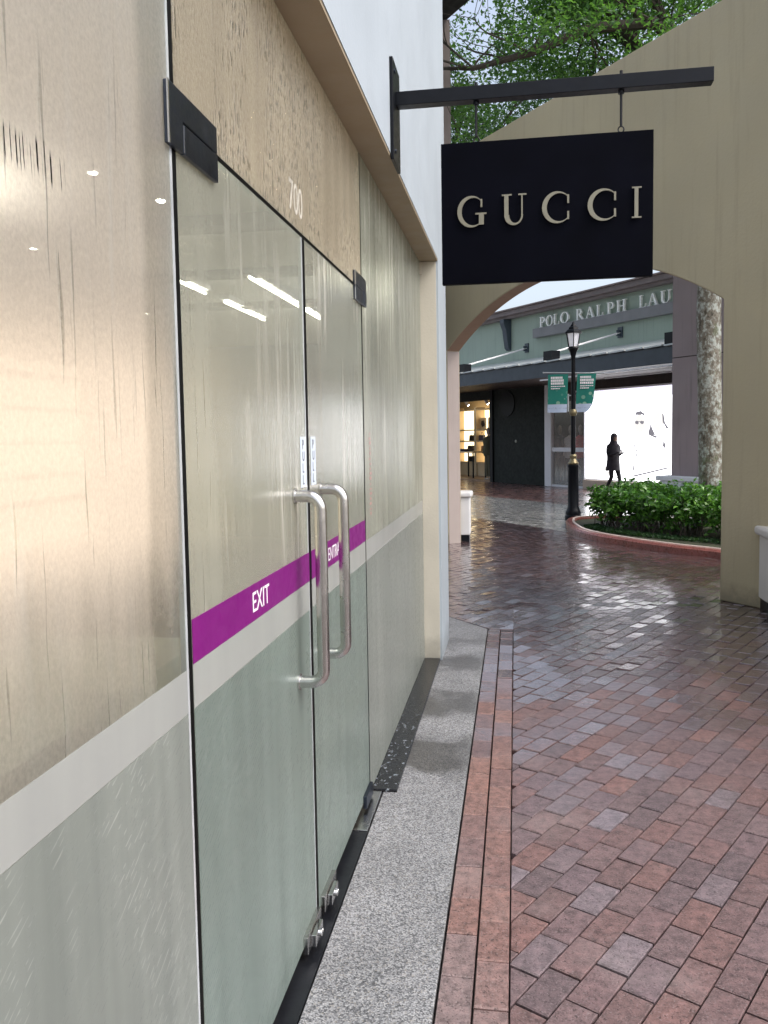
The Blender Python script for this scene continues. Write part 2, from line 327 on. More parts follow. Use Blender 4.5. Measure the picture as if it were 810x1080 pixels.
def glass_mat(name, fog, drip=0., col=(.85, .82, .76), tint=(.80, .86, .81), grain=.2, gl=.12, dribble=None, broad=.1, mix=(.4, .2, .4), blur=.35, dash=0., refl=.8, low=0., smear_glare=0., edge=None):
    """clear sheet with a film of condensation: part clear, part scattering, part blurring; drips, beads and wiped patches"""
    m, nt, out = newmat(name)
    g = N(nt, 'ShaderNodeNewGeometry').outputs['Position']; p = pos(nt)
    sep = N(nt, 'ShaderNodeSeparateXYZ', None, {0: g})
    wob = M(nt, 'MULTIPLY', noise(nt, p, 3.2, 2), .03)
    yw = M(nt, 'ADD', sep.outputs[1], wob)
    def yz(a, b, seed=0.): return N(nt, 'ShaderNodeCombineXYZ', None, {0: seed, 1: M(nt, 'MULTIPLY', yw, a), 2: M(nt, 'MULTIPLY', sep.outputs[2], b)}).outputs[0]
    reg = noise(nt, pos(nt, (1, 1.3, .8)), 1.7, 3, .5)
    if low: reg = M(nt, 'ADD', reg, smooth(nt, sep.outputs[2], 1.75, 1.25, 0, .16))
    st = M(nt, 'MULTIPLY', smooth(nt, noise(nt, yz(75, 2.6), 1., 2, .5), .63, .69), smooth(nt, reg, .42, .6))
    beads = noise(nt, p, 480, 2, .6); beads2 = noise(nt, pos(nt, (1, 1, .8)), 130, 3, .7)
    soft = noise(nt, yz(9, .8, 5.), 1., 2, .5)
    f = M(nt, 'ADD', fog, M(nt, 'MULTIPLY', M(nt, 'SUBTRACT', soft, .5), broad))
    f = M(nt, 'ADD', f, M(nt, 'MULTIPLY', M(nt, 'SUBTRACT', beads2, .5), grain))
    f = M(nt, 'ADD', f, M(nt, 'MULTIPLY', M(nt, 'SUBTRACT', reg, .5), broad))
    if low:    # thinner film towards the bottom of the clear part
        lz = smooth(nt, M(nt, 'ADD', sep.outputs[2], M(nt, 'MULTIPLY', M(nt, 'SUBTRACT', soft, .5), .25)), 1.44, 1.22)
        f = M(nt, 'SUBTRACT', f, M(nt, 'MULTIPLY', lz, low))
    if edge:   # film wiped thinner beside the upright edge
        f = M(nt, 'SUBTRACT', f, M(nt, 'MULTIPLY', smooth(nt, M(nt, 'ADD', sep.outputs[1], M(nt, 'MULTIPLY', M(nt, 'SUBTRACT', reg, .5), .12)), edge[0]-.03, edge[0]+.02), edge[1]))
    sm = None
    if smear_glare:  # pale dried smears and wipe marks, also standing in for sky glare
        sm = M(nt, 'MULTIPLY', smooth(nt, noise(nt, yz(17, 1.1, 11.), 1., 3, .6), .48, .76), smooth(nt, noise(nt, pos(nt, (1, 1.1, .9)), 2.1, 2, .5), .44, .58))
        f = M(nt, 'ADD', f, M(nt, 'MULTIPLY', sm, smear_glare))
    f = M(nt, 'SUBTRACT', f, M(nt, 'MULTIPLY', st, drip), clamp=True)
    hgt = M(nt, 'ADD', M(nt, 'MULTIPLY', beads2, 1.), M(nt, 'ADD', M(nt, 'MULTIPLY', beads, .4), M(nt, 'MULTIPLY', st, .8)))
    tc = tint
    if dash:   # short runs of water, their bright glints and dark dashes painted into the colour
        d1 = noise(nt, yz(85, 24, 2.), 1., 2, .5); dr = smooth(nt, noise(nt, yz(3.2, 2.6, 8.), 1., 3, .5), .40, .58)
        dk = M(nt, 'MULTIPLY', smooth(nt, d1, .59, .66), dr); br = M(nt, 'MULTIPLY', smooth(nt, d1, .43, .35), dr)
        f = M(nt, 'SUBTRACT', f, M(nt, 'MULTIPLY', dk, dash), clamp=True)
        f = M(nt, 'SUBTRACT', f, M(nt, 'MULTIPLY', br, dash*.5), clamp=True)
        hgt = M(nt, 'ADD', hgt, M(nt, 'MULTIPLY', M(nt, 'SUBTRACT', d1, .5), M(nt, 'MULTIPLY', dr, 9.*dash)))
    rowm = None
    if dribble:    # a row of dark open runs where water has broken through
        y0, y1, z0 = dribble
        zz = M(nt, 'SUBTRACT', sep.outputs[2], z0)
        zz = M(nt, 'ADD', zz, M(nt, 'MULTIPLY', M(nt, 'SUBTRACT', noise(nt, yz(90, 0.), 1., 2), .5), .05))
        row = M(nt, 'MULTIPLY', smooth(nt, M(nt, 'ABSOLUTE', zz), .012, .03, 1, 0), M(nt, 'MULTIPLY', smooth(nt, sep.outputs[1], y1, y1-.01), smooth(nt, sep.outputs[1], y0-.01, y0)))
        rowm = M(nt, 'MULTIPLY', row, smooth(nt, noise(nt, yz(150, 1., 3.), 1., 1), .53, .60))
        f = M(nt, 'SUBTRACT', f, rowm, clamp=True)
        tc = mixc(nt, rowm, tint, (.04, .05, .07))
    gc = M(nt, 'ADD', 1., M(nt, 'MULTIPLY', M(nt, 'SUBTRACT', beads2, .5), grain*1.1))
    cc = mixc(nt, 1., col, N(nt, 'ShaderNodeCombineColor', None, {0: gc, 1: gc, 2: gc}).outputs[0], 'MULTIPLY')
    cc = mixc(nt, M(nt, 'MULTIPLY', st, .3), cc, [x*.45 for x in col])
    if grain > .2:  # bead glints and highlights beside the drips painted as near-white colour
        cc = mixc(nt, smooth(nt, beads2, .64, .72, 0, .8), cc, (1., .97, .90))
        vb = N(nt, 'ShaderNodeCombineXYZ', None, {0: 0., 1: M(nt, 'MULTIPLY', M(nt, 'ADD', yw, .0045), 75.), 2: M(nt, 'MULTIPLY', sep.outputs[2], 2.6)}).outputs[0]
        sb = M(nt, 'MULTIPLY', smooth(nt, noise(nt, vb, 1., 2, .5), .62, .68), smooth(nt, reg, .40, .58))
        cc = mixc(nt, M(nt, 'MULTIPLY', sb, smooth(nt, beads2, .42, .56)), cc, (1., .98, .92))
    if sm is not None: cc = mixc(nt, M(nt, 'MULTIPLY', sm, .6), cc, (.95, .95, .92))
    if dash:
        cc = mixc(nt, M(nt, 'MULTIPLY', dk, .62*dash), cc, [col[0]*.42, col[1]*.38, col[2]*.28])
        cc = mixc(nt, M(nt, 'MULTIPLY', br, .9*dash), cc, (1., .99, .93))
    clear = N(nt, 'ShaderNodeBsdfTransparent', None, {0: tc})
    bn = bump(nt, hgt, min(1., .12+.6*grain+.5*dash), .003)
    a, b, c = mix; t_ = a+b+c
    dif = N(nt, 'ShaderNodeBsdfDiffuse', None, {0: cc})
    tr = N(nt, 'ShaderNodeBsdfTranslucent', None, {0: cc})
    rf = N(nt, 'ShaderNodeBsdfRefraction', None, {0: cc, 'Roughness': blur, 'IOR': 1.12, 'Normal': bn})
    s1 = N(nt, 'ShaderNodeMixShader', None, {0: b/(a+b), 1: dif.outputs[0], 2: tr.outputs[0]})
    scat = N(nt, 'ShaderNodeMixShader', None, {0: c/t_, 1: s1.outputs[0], 2: rf.outputs[0]})
    mx = N(nt, 'ShaderNodeMixShader', None, {0: f, 1: clear.outputs[0], 2: scat.outputs[0]})
    fr = N(nt, 'ShaderNodeFresnel', None, {0: 1.45, 'Normal': bn}).outputs[0]
    glo = N(nt, 'ShaderNodeBsdfGlossy', None, {0: (1, 1, 1), 'Roughness': gl, 'Normal': bn})
    fin = N(nt, 'ShaderNodeMixShader', None, {0: M(nt, 'MULTIPLY', fr, refl), 1: mx.outputs[0], 2: glo.outputs[0]})
    nt.links.new(fin.outputs[0], out.inputs[0]); return m
m_g_left = glass_mat('glass_heavy_condensation', .88, .4, (.97, .93, .86), grain=.22, gl=.2, dribble=(.93, 1.16, 1.985), broad=.14, mix=(.22, .13, .65), blur=.45, low=.42, smear_glare=.06, edge=(1.42, .34))
m_g_trans = glass_mat('glass_dripping_condensation', .74, .25, (.98, .92, .78), (.88, .84, .74), grain=.28, gl=.14, broad=.35, mix=(.16, .50, .34), blur=.2, dash=1.)
m_g_door = glass_mat('glass_light_haze', .43, .2, (.80, .83, .73), (.78, .85, .78), grain=.08, gl=.03, broad=.22, mix=(.5, .2, .3), blur=.2, smear_glare=.38)
m_g_right = glass_mat('glass_streaky_haze', .58, .35, (.76, .82, .73), (.76, .85, .78), grain=.2, gl=.12, broad=.6, mix=(.4, .25, .35), blur=.3, dash=.25, smear_glare=.5)
m_inner = glass_mat('glass_inner_face', .02, 0., grain=0., gl=.05, broad=0., tint=(.97, .985, .97), refl=.5)
def mat_film(name='frosted_film', op=.72, ca=(.37, .40, .38), cb=(.455, .485, .46)):
    m, nt, out = newmat(name)
    p = pos(nt)
    sp_ = N(nt, 'ShaderNodeSeparateXYZ', None, {0: p})
    al = M(nt, 'ADD', M(nt, 'MULTIPLY', sp_.outputs[1], .88), M(nt, 'MULTIPLY', sp_.outputs[2], .47))   # along the slant
    ac = M(nt, 'ADD', M(nt, 'MULTIPLY', sp_.outputs[1], -.47), M(nt, 'MULTIPLY', sp_.outputs[2], .88))  # across it
    ac = M(nt, 'ADD', ac, M(nt, 'MULTIPLY', noise(nt, p, 6, 2), .02))
    wv = M(nt, 'SINE', M(nt, 'MULTIPLY', ac, 520.))
    reg = smooth(nt, noise(nt, pos(nt, (1, 2.2, .9)), 2.6, 3), .36, .56)
    dsh = smooth(nt, noise(nt, N(nt, 'ShaderNodeCombineXYZ', None, {1: M(nt, 'MULTIPLY', al, 26.), 2: M(nt, 'MULTIPLY', ac, 90.)}).outputs[0], 1., 2), .46, .60)
    spark = M(nt, 'MULTIPLY', M(nt, 'MULTIPLY', smooth(nt, wv, .35, .95), reg), dsh)
    n2 = noise(nt, pos(nt, (1, 14, .7)), 1., 3)
    c = ramp(nt, n2, [(.3, ca), (.7, cb)])
    c = mixc(nt, M(nt, 'MULTIPLY', spark, .34), c, (.92, .94, .92))  # glints on slanting water runs painted as whiter film colour
    dif = N(nt, 'ShaderNodeBsdfDiffuse', None, {0: c}); tr = N(nt, 'ShaderNodeBsdfTranslucent', None, {0: c})
    sc = N(nt, 'ShaderNodeMixShader', None, {0: .5, 1: dif.outputs[0], 2: tr.outputs[0]})
    cl = N(nt, 'ShaderNodeBsdfTransparent', None, {0: (.7, .78, .75)})
    mx = N(nt, 'ShaderNodeMixShader', None, {0: M(nt, 'ADD', op, M(nt, 'MULTIPLY', spark, .1)), 1: cl.outputs[0], 2: sc.outputs[0]})
    bn = bump(nt, noise(nt, p, 300, 2), .06, .003)
    fr = N(nt, 'ShaderNodeFresnel', None, {0: 1.4, 'Normal': bn}).outputs[0]
    gl = N(nt, 'ShaderNodeBsdfGlossy', None, {0: (1, 1, 1), 'Roughness': smooth(nt, spark, 0, 1, .28, .12), 'Normal': bn})
    fin = N(nt, 'ShaderNodeMixShader', None, {0: M(nt, 'MULTIPLY', fr, .6), 1: mx.outputs[0], 2: gl.outputs[0]})
    nt.links.new(fin.outputs[0], out.inputs[0]); return m
m_film = mat_film(); m_film_thin = mat_film('thin_frosted_film', .42, (.37, .44, .42), (.47, .55, .53))
def mat_band():
    m, nt, out = newmat('white_translucent_band')
    c = ramp(nt, noise(nt, pos(nt, (1, 8, 1)), 1.5, 3), [(.3, (.62, .65, .645)), (.7, (.68, .71, .70))])
    dif = N(nt, 'ShaderNodeBsdfDiffuse', None, {0: c}); tr = N(nt, 'ShaderNodeBsdfTranslucent', None, {0: c})
    sc = N(nt, 'ShaderNodeMixShader', None, {0: .4, 1: dif.outputs[0], 2: tr.outputs[0]})
    cl = N(nt, 'ShaderNodeBsdfTransparent', None, {0: (.85, .85, .85)})
    mx = N(nt, 'ShaderNodeMixShader', None, {0: .50, 1: cl.outputs[0], 2: sc.outputs[0]})
    fr = N(nt, 'ShaderNodeFresnel', None, {0: 1.4}).outputs[0]
    gl = N(nt, 'ShaderNodeBsdfGlossy', None, {0: (1, 1, 1), 'Roughness': .2})
    fin = N(nt, 'ShaderNodeMixShader', None, {0: M(nt, 'MULTIPLY', fr, .6), 1: mx.outputs[0], 2: gl.outputs[0]})
    nt.links.new(fin.outputs[0], out.inputs[0]); return m
m_band = mat_band()
# ------------------------------------------------------------------ ground
mb = MB(); mb.add([(-150,-150,-.04),(150,-150,-.04),(150,150,-.04),(-150,150,-.04)], [(0,1,2,3)])
tag(mb.build('ground', m_joint), kind='structure')
def clip(poly, a, b, c):     # keep a*x+b*y>=c
    o = []
    for i in range(len(poly)):
        p, q = poly[i], poly[(i+1) % len(poly)]
        dp, dq = a*p[0]+b*p[1]-c, a*q[0]+b*q[1]-c
        if dp >= 0: o.append(p)
        if (dp >= 0) != (dq >= 0):
            t = dp/(dp-dq); o.append((p[0]+(q[0]-p[0])*t, p[1]+(q[1]-p[1])*t))
    return o
def brick(mb, poly, top, bev=.004):
    if len(poly) < 3: return
    ar = sum(poly[i][0]*poly[(i+1) % len(poly)][1]-poly[(i+1) % len(poly)][0]*poly[i][1] for i in range(len(poly)))/2
    if abs(ar) < .0006: return
    if ar < 0: poly = poly[::-1]
    n = len(poly); cx = sum(p[0] for p in poly)/n; cy = sum(p[1] for p in poly)/n
    tk_ = .006 if cy < 5.2 else .019
    tx, ty = random.gauss(0, tk_), random.gauss(0, tk_)
    z = top + random.gauss(0, .0008)
    rr = max(.05, max(math.hypot(p[0]-cx, p[1]-cy) for p in poly))
    k = 1 - bev/(.5*min(rr, .1))*.6
    out = [(p[0], p[1], -.03) for p in poly]; mid = [(p[0], p[1], z-.0035+(p[0]-cx)*tx+(p[1]-cy)*ty) for p in poly]
    inn = []
    for p in poly:
        dx, dy = p[0]-cx, p[1]-cy; L = math.hypot(dx, dy)+1e-9
        dd = max(0, 1 - bev*1.3/L)
        inn.append((cx+dx*dd, cy+dy*dd, z+dx*tx+dy*ty))
    vs = out+mid+inn
    fs = [tuple(2*n+i for i in range(n))]
    for i in range(n):
        j = (i+1) % n; fs += [(i, j, n+j, n+i), (n+i, n+j, 2*n+j, 2*n+i)]
    mb.add(vs, fs)
mb = MB()
ang = R(60); A2 = (math.cos(ang), math.sin(ang)); B2 = (-A2[1], A2[0])
LB, WB, J = .200, .104, .0018
FAR = (U.x, U.y)   # far limit along u through (-.71,15.81)
fx, fy = -V.x, -V.y; fc = fx*-.71+fy*15.81
for j in range(-130, 150):
    for i in range(-20, 118):
        a0 = i*LB + (j % 2)*LB/2 + (((j*j*37+j*11) % 17)-8)*.006; b0 = j*WB
        cx = A2[0]*(a0+LB/2)+B2[0]*(b0+WB/2); cy = A2[1]*(a0+LB/2)+B2[1]*(b0+WB/2)
        if cx < -2.2 or cx > 7.5 or cy < 1.2 or cy > 18: continue
        if cy < 7.4 and cx > 2.9: continue
        if cx < -.55 and cy < 6.5: continue
        if cx > .9+1.2*max(0, (20-cy)/6) and cy > 15.2: continue
        jj = [J+random.random()*.0014+(.0012 if q in (0, 2) else 0) for q in range(4)]
        pl = [(a0+jj[0], b0+jj[1]), (a0+LB-jj[2], b0+jj[1]), (a0+LB-jj[2], b0+WB-jj[3]), (a0+jj[0], b0+WB-jj[3])]
        pl = [(A2[0]*p+B2[0]*q, A2[1]*p+B2[1]*q) for p, q in pl]
        pl = clip(pl, -fx, -fy, -fc)
        if len(pl) < 3: continue
        ys = [p[1] for p in pl]
        if min(ys) > 7.4: brick(mb, pl, 0.); continue
        brick(mb, clip(pl, 1, 0, -.0225), 0.)
        q = clip(pl, -1, 0, .0225)
        if len(q) >= 3: q = clip(q, .44, .37, .44*-.23+.37*6.835)
        if len(q) >= 3: q = clip(q, 0, 1, 6.815)
        brick(mb, q, 0.)
tag(mb.build('brick_paving', m_brick), kind='structure')
# edging: two stretcher courses
mb = MB()
for k in range(2):
    y = 1.3 + k*.083
    x0 = -.228 + k*.1025
    while y < 6.79:
        y1 = min(y+.2125, 6.80)
        brick(mb, [(x0+.002, y+.002), (x0+.0985, y+.002), (x0+.0985, y1-.0015), (x0+.002, y1-.0015)], .001)
        y = y1
tag(mb.build('brick_edging', m_edge), kind='structure')
mb = MB()
gp = [(-.594, 1.0), (-.2335, 1.0), (-.2335, 6.805), (-.594, 7.245)]
mb.prism(gp, (0, 0, -.035), (1, 0, 0), (0, 1, 0), (0, 0, .037))
tag(mb.build('pebble_strip', m_granite, bevel=.003), kind='structure')
# far wet slabs and store-front brick
mb = MB()
def gq(s0, s1, o0, o1, z): return [FW(s0, o0, z), FW(s1, o0, z), FW(s1, o1, z), FW(s0, o1, z)]
of_near = (Vector((-.71, 15.81, 0))-P0).dot(V); of_far = (Vector((-.09, 20.6, 0))-P0).dot(V)
mb.add(gq(-16, 26, of_far, of_near-.003, -.003), [(0,1,2,3)])
tag(mb.build('stone_paving', m_slab), kind='structure')
mb = MB(); mb.add(gq(-16, 26, -8, of_far-.004, -.006), [(0,1,2,3)])
tag(mb.build('store_front_paving', m_farbrick), kind='structure')
# ------------------------------------------------------------------ shop building on the left
GX = -.645
shop = thing('shop_building', (-.6, 3., 0), 'white rendered shop front with fogged glass doors under a tan soffit', 'building')
def P(name, mb, mat, parent=shop, **k): return mb.build(name, mat, parent, **k)
YE, YC = 5.82, 6.44
mb = MB()
poly = [(-.52, -5), (-.52, YC), (-1.3, YC), (-1.3, -5)]
mb.prism([(-.52, -5), (-.52, YE), (-1.3, YE), (-1.3, -5)], (0, 0, 2.802), (1,0,0), (0,1,0), (0,0,4.2))
mb.box(-1.3, -.52, YE, YC, 0, 7.002)
mb.box(-1.5, -1.3, YC-.003, 13.2, 0, 7.002)
mb.box(-7.3, -.55, -5.2, -5.0, 0, 7.)
P('wall', mb, m_white_wall)
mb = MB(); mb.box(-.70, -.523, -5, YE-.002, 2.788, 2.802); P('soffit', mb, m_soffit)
mb = MB(); mb.box(-.66, -.534, YE-.006, YE-.001, .015, 2.787); mb.box(-.650, -.632, YE-.030, YE-.007, 2.70, 2.786); P('jamb', mb, m_cream, bevel=.002)
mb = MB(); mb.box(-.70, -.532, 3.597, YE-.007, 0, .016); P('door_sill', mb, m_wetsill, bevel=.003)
mb = MB(); mb.box(-.70, -.597, 0, 3.212, -.02, .0035); P('floor_channel', mb, m_channel)
mb = MB(); mb.box(-.70, -.599, 3.214, 3.594, -.02, .009); P('floor_spring_cover', mb, m_steel, bevel=.002)
# interior shell
m_iwall = pm('warm_interior_wall', (.56, .50, .43), .8, var=.1, vscale=1.2)
m_ifloor = pm('interior_floor', (.40, .36, .31), .4, var=.15)
m_iceil = pm('interior_ceiling', (.62, .60, .55), .8, var=.05)
mb = MB(); mb.box(-7.2, -6.95, -5, 13.1, 0, 3.2); mb.box(-7.2, -1.5, 12.9, 13.1, 0, 3.2); mb.box(-7.2, -.7, -5, -4.8, 0, 3.2); P('interior_wall', mb, m_iwall)
mb = MB(); mb.box(-6.95, -.70, -4.8, 5.81, -.02, .004); mb.box(-6.95, -1.5, 5.81, 12.9, -.02, .004); P('interior_floor', mb, m_ifloor)
mb = MB(); mb.box(-6.95, -1.3, -4.8, 12.9, 3.05, 3.2); mb.box(-1.3, -.66, -4.8, 5.81, 3.05, 3.2); P('interior_ceiling', mb, m_iceil)
m_added_beam = pm('added_dark_beam', (.16, .12, .085), .7)  # dark beams added for contrast refracted through the transom glass
for yb in (-1.5, .2, 1.9, 3.6, 5.3, 7.0, 8.7):
    mb = MB(); mb.box(-6.94, -1.31 if yb < 5.8 else -1.51, yb, yb+.22, 2.98 if yb < 6 else 3.0, 3.0495); P('added_beam', mb, m_added_beam)
mb = MB(); mb.box(-7.3, -1.5, -5.2, 13.2, 6.9, 7.0); P('roof', mb, m_white_wall)
def pane(name, y0, y1, z0, z1, mat, parent=shop):
    mb = MB(); t = .012
    mb.cur = 0; mb.add([(GX,y0,z0),(GX,y1,z0),(GX,y1,z1),(GX,y0,z1)], [(0,1,2,3)])
    mb.cur = 1; mb.add([(GX-t,y0,z0),(GX-t,y1,z0),(GX-t,y1,z1),(GX-t,y0,z1)], [(3,2,1,0)])
    mb.cur = 2
    mb.add([(GX,y0,z0),(GX-t,y0,z0),(GX-t,y0,z1),(GX,y0,z1),(GX,y1,z0),(GX-t,y1,z0),(GX-t,y1,z1),(GX,y1,z1)], [(0,1,2,3),(7,6,5,4),(0,4,5,1),(3,2,6,7)])
    return mb.build(name, [mat, m_inner, m_glassedge], parent)
def slab(name, y0, y1, z0, z1, mat, parent, x0=GX+.0006, th=.0006, bevel=0):
    mb = MB(); mb.box(x0, x0+th, y0, y1, z0, z1); return mb.build(name, mat, parent, bevel=bevel)
ZB = (1.055, 1.143)
lp = pane('glass_panel', -4.9, 1.553, .02, 2.787, m_g_left); tag(lp, 'fixed glass panel thick with warm condensation')
slab('white_stripe', -4.8, 1.553, ZB[0], ZB[1], m_band, lp); slab('frosted_film', -4.8, 1.553, .025, ZB[0]-.001, m_film, lp)
tp = pane('transom_panel', 1.562, 3.542, 2.222, 2.787, m_g_trans); tag(tp, 'dripping glass transom panel above the two doors')
rp = pane('glass_panel', 3.553, YE-.012, .018, 2.787, m_g_right); tag(rp, 'streaky fixed glass panel above the wet black sill')
slab('white_stripe', 3.553, YE-.013, ZB[0], ZB[1], m_band, rp); slab('frosted_film', 3.553, YE-.013, .02, ZB[0]-.001, m_film, rp)
mb = MB(); text_polys(mb, '700', .13, (GX+.0008, 2.395, 2.262), (0, 1, 0), (0, 0, 1), (.001, 0, 0), .82); P('door_number', mb, pm('faded_number_vinyl', (.53, .51, .46), .5, var=.3, vscale=60), tp)
mb = MB()  # black strips filling the gaps between the panes
mb.box(GX-.011, GX+.0012, 2.5375, 2.5675, .03, 2.208)
P('gap_strip', mb, m_gap)
mb = MB(); mb.box(GX-.011, GX+.0012, 1.5505, 1.5695, .03, 2.787); P('gap_strip', mb, m_gap)
mb = MB(); mb.box(GX-.011, GX+.0012, 3.5425, 3.5525, .03, 2.787); P('gap_strip', mb, m_gap)
mb = MB(); mb.box(GX-.011, GX+.0010, 1.566, 3.5425, 2.2105, 2.2205); P('gap_strip', mb, m_gap)
mb = MB(); mb.box(GX-.011, GX+.0014, 1.541, 1.5495, .03, 2.787); P('edge_trim', mb, m_edgetrim)
mb = MB(); mb.box(GX-.011, GX+.0014, 2.530, 2.5365, .05, 2.2085); P('edge_trim', mb, m_edgetrim)
def door(y0, y1, label, word, wy, wsz, wx, hinge):
    y1 -= .007; y0 += .006
    d = pane('glass_door', y0, y1, .045, 2.2095, m_g_door); tag(d, label)
    slab('purple_stripe', y0, y1, 1.146, 1.237, m_purple, d, GX+.0006, .0012)
    slab('white_stripe', y0, y1, ZB[0], ZB[1]+.002, m_band, d)
    slab('frosted_film', y0, y1, .046, ZB[0]-.001, m_film_thin, d)
    mb = MB(); text_polys(mb, word, wsz, (GX+.0025, wy, 1.168), (0, 1, 0), (0, 0, 1), (.0006, 0, 0), wx); mb.build('lettering', m_whitevinyl, d)
    return d
dl = door(1.567, 2.545, 'glass door with purple EXIT stripe', 'EXIT', 1.955, .072, .98, 0)
dr = door(2.563, 3.541, 'glass door with purple ENTRANCE stripe', 'ENTRANCE', 2.80, .066, .90, 1)
def handle(d, y, zt, zb):
    mb = MB(); so_, r, rc = .078, .0185, .038
    pts = [(GX, y, zt)]
    for k in range(7):
        t = R(90*k/6); pts.append((GX+so_-rc+rc*math.sin(t), y, zt-rc+rc*math.cos(t)))
    for k in range(7):
        t = R(90*k/6); pts.append((GX+so_-rc+rc*math.cos(t), y, zb+rc-rc*math.sin(t)))
    pts.append((GX, y, zb))
    mb.tube(pts, r, 20)
    for z in (zt, zb): mb.tube([(GX+.0008, y, z), (GX+.006, y, z)], .024, 24)
    h = mb.build('handle', m_steel, d, smooth_=True); return h
handle(dl, 2.385, 1.425, .868); handle(dr, 2.715, 1.425, .868)
def sticker(d, y0, y1):
    mb = MB(); mb.box(GX+.0006, GX+.0016, y0, y1, 1.445, 1.60); s = mb.build('sticker', m_pale_blue, d)
    mb = MB()
    for k, ch in enumerate('PULL'): text_polys(mb, ch, .042, (GX+.0019, y0+.018, 1.562-k*.036), (0, 1, 0), (0, 0, 1), (.0005, 0, 0), .9)
    mb.build('sticker_lettering', m_ink, d)
sticker(dl, 2.463, 2.528); sticker(dr, 2.592, 2.655)
mb = MB()
for k in range(17):
    zc = 1.245+k*.0225
    mb.box(GX+.0007, GX+.0016, 3.655+random.random()*.02, 3.70+random.random()*.03, zc, zc+.006+random.random()*.01)
P('red_notice_lettering', mb, m_redink, rp)
# patch fittings
def patch(name, polys, d, mats=m_darksteel, th=.011):
    mb = MB()
    for i, p in enumerate(polys): mb.prism(p, (GX+.0009, 0, 0), (0,1,0), (0,0,1), (th+.0015*i, 0, 0))
    return mb.build(name, mats, d, bevel=.0018)
f = patch('patch_fitting', [[(1.518,2.152),(1.585,2.152),(1.585,2.212),(1.775,2.212),(1.775,2.268),(1.518,2.268)]], dl)
mb = MB(); mb.box(GX+.001, GX+.0118, 1.590, 1.778, 2.152, 2.2085); mb.build('hinge_leaf', m_darksteel, f, bevel=.0018)
mb = MB(); mb.box(GX+.009, GX+.0125, 1.5155, 1.5195, 2.152, 2.268); mb.build('chrome_edge', m_chrome, f)
mb = MB(); mb.box(GX+.001, GX+.0122, 1.586, 1.589, 2.154, 2.207); mb.build('chrome_edge', m_chrome, f)
f = patch('patch_fitting', [[(3.36,2.213),(3.60,2.213),(3.60,2.268),(3.36,2.268)], [(3.545,2.152),(3.60,2.152),(3.60,2.2125),(3.545,2.2125)]], dr)
mb = MB(); mb.box(GX+.001, GX+.0118, 3.36, 3.541, 2.152, 2.2085); mb.build('hinge_leaf', m_darksteel, f, bevel=.0018)
mb = MB(); mb.box(GX+.009, GX+.0125, 3.3565, 3.3595, 2.152, 2.268); mb.build('chrome_edge', m_chrome, f)
def lockpatch(y0, y1, d):
    f = patch('lock_patch', [[(y0,.028),(y1,.028),(y1,.082),(y0,.082)]], d, m_steel, .016)
    mb = MB(); ym = (y0+y1)/2-.02
    mb.box(GX+.018, GX+.034, ym-.035, ym+.055, .035, .072); mb.tube([(GX+.034, ym+.01, .055), (GX+.042, ym+.01, .055)], .011, 16); mb.tube([(GX+.034, ym+.035, .048), (GX+.040, ym+.035, .048)], .007, 12)
    mb.build('lock_bolt', m_chrome, f, bevel=.0015)
lockpatch(2.36, 2.535, dl); lockpatch(2.59, 2.765, dr)
patch('pivot_patch', [[(3.375,.022),(3.535,.022),(3.535,.075),(3.375,.075)]], dr, m_darksteel, .016)
# ------------------------------------------------------------------ inside the shop: lights, fittings seen through the glass
m_tube = em('warm_tube', (1., .92, .80), 25.); m_down = em('warm_downlight', (1., .90, .74), 90.); m_led = em('glowing_panel', (1., .77, .58), 1.8)
def tube_light(x, y0, y1, label):
    t = thing('ceiling_light', (x, (y0+y1)/2, 2.96), label, 'light', 'lights on the shop ceiling')
    mb = MB(); mb.box(x-.05, x+.05, y0, y1, 3.0, 3.049); mb.build('housing', m_whitevinyl, t, bevel=.003)
    mb = MB(); mb.tube([(x, y0+.02, 2.975), (x, y1-.02, 2.975)], .014, 10); mb.build('lit_tube', m_tube, t, smooth_=True)
tube_light(-2.9, 6.9, 7.7, 'short bright tube glowing nearest the door hinge behind glass')
tube_light(-2.9, 8.2, 9.6, 'bright slanting tube glowing behind the middle of the EXIT door')
tube_light(-2.25, 7.0, 11.2, 'longest slanting ceiling tube spanning behind both glass doors')
tube_light(-1.15, 1.5, 5.0, 'tube lamp added to brighten the dripping transom panel from behind')  # extra lamp added close to the glass for a brighter transom
tube_light(-3.4, .2, 4.4, 'tube lamp dimly glowing behind the foggy fixed panel')
for x, y, lab in [(-1.28, 3.016, 'small white spot glow above the upper door fitting'), (-2.23, 4.29, 'round spot glow left of the upper door fitting'),
                  (-2.1, 4.87, 'bright spot glow just below the upper door fitting'), (-3.54, 5.85, 'faint spot glow leftmost behind the foggy panel'),
                  (-4.12, 9.06, 'lowest spot glow near the edge of the foggy panel')]:
    t = thing('downlight', (x, y, 3.03), lab, 'light', 'spot glows behind the foggy panel')
    mb = MB(); mb.lathe([(.075, 0), (.075, .018)], (x, y, 3.03), 20); mb.build('trim_ring', m_whitevinyl, t)
    mb = MB(); mb.lathe([(.024, -.006), (.024, -.002)], (x, y, 3.03), 20); mb.build('lens', m_down, t)
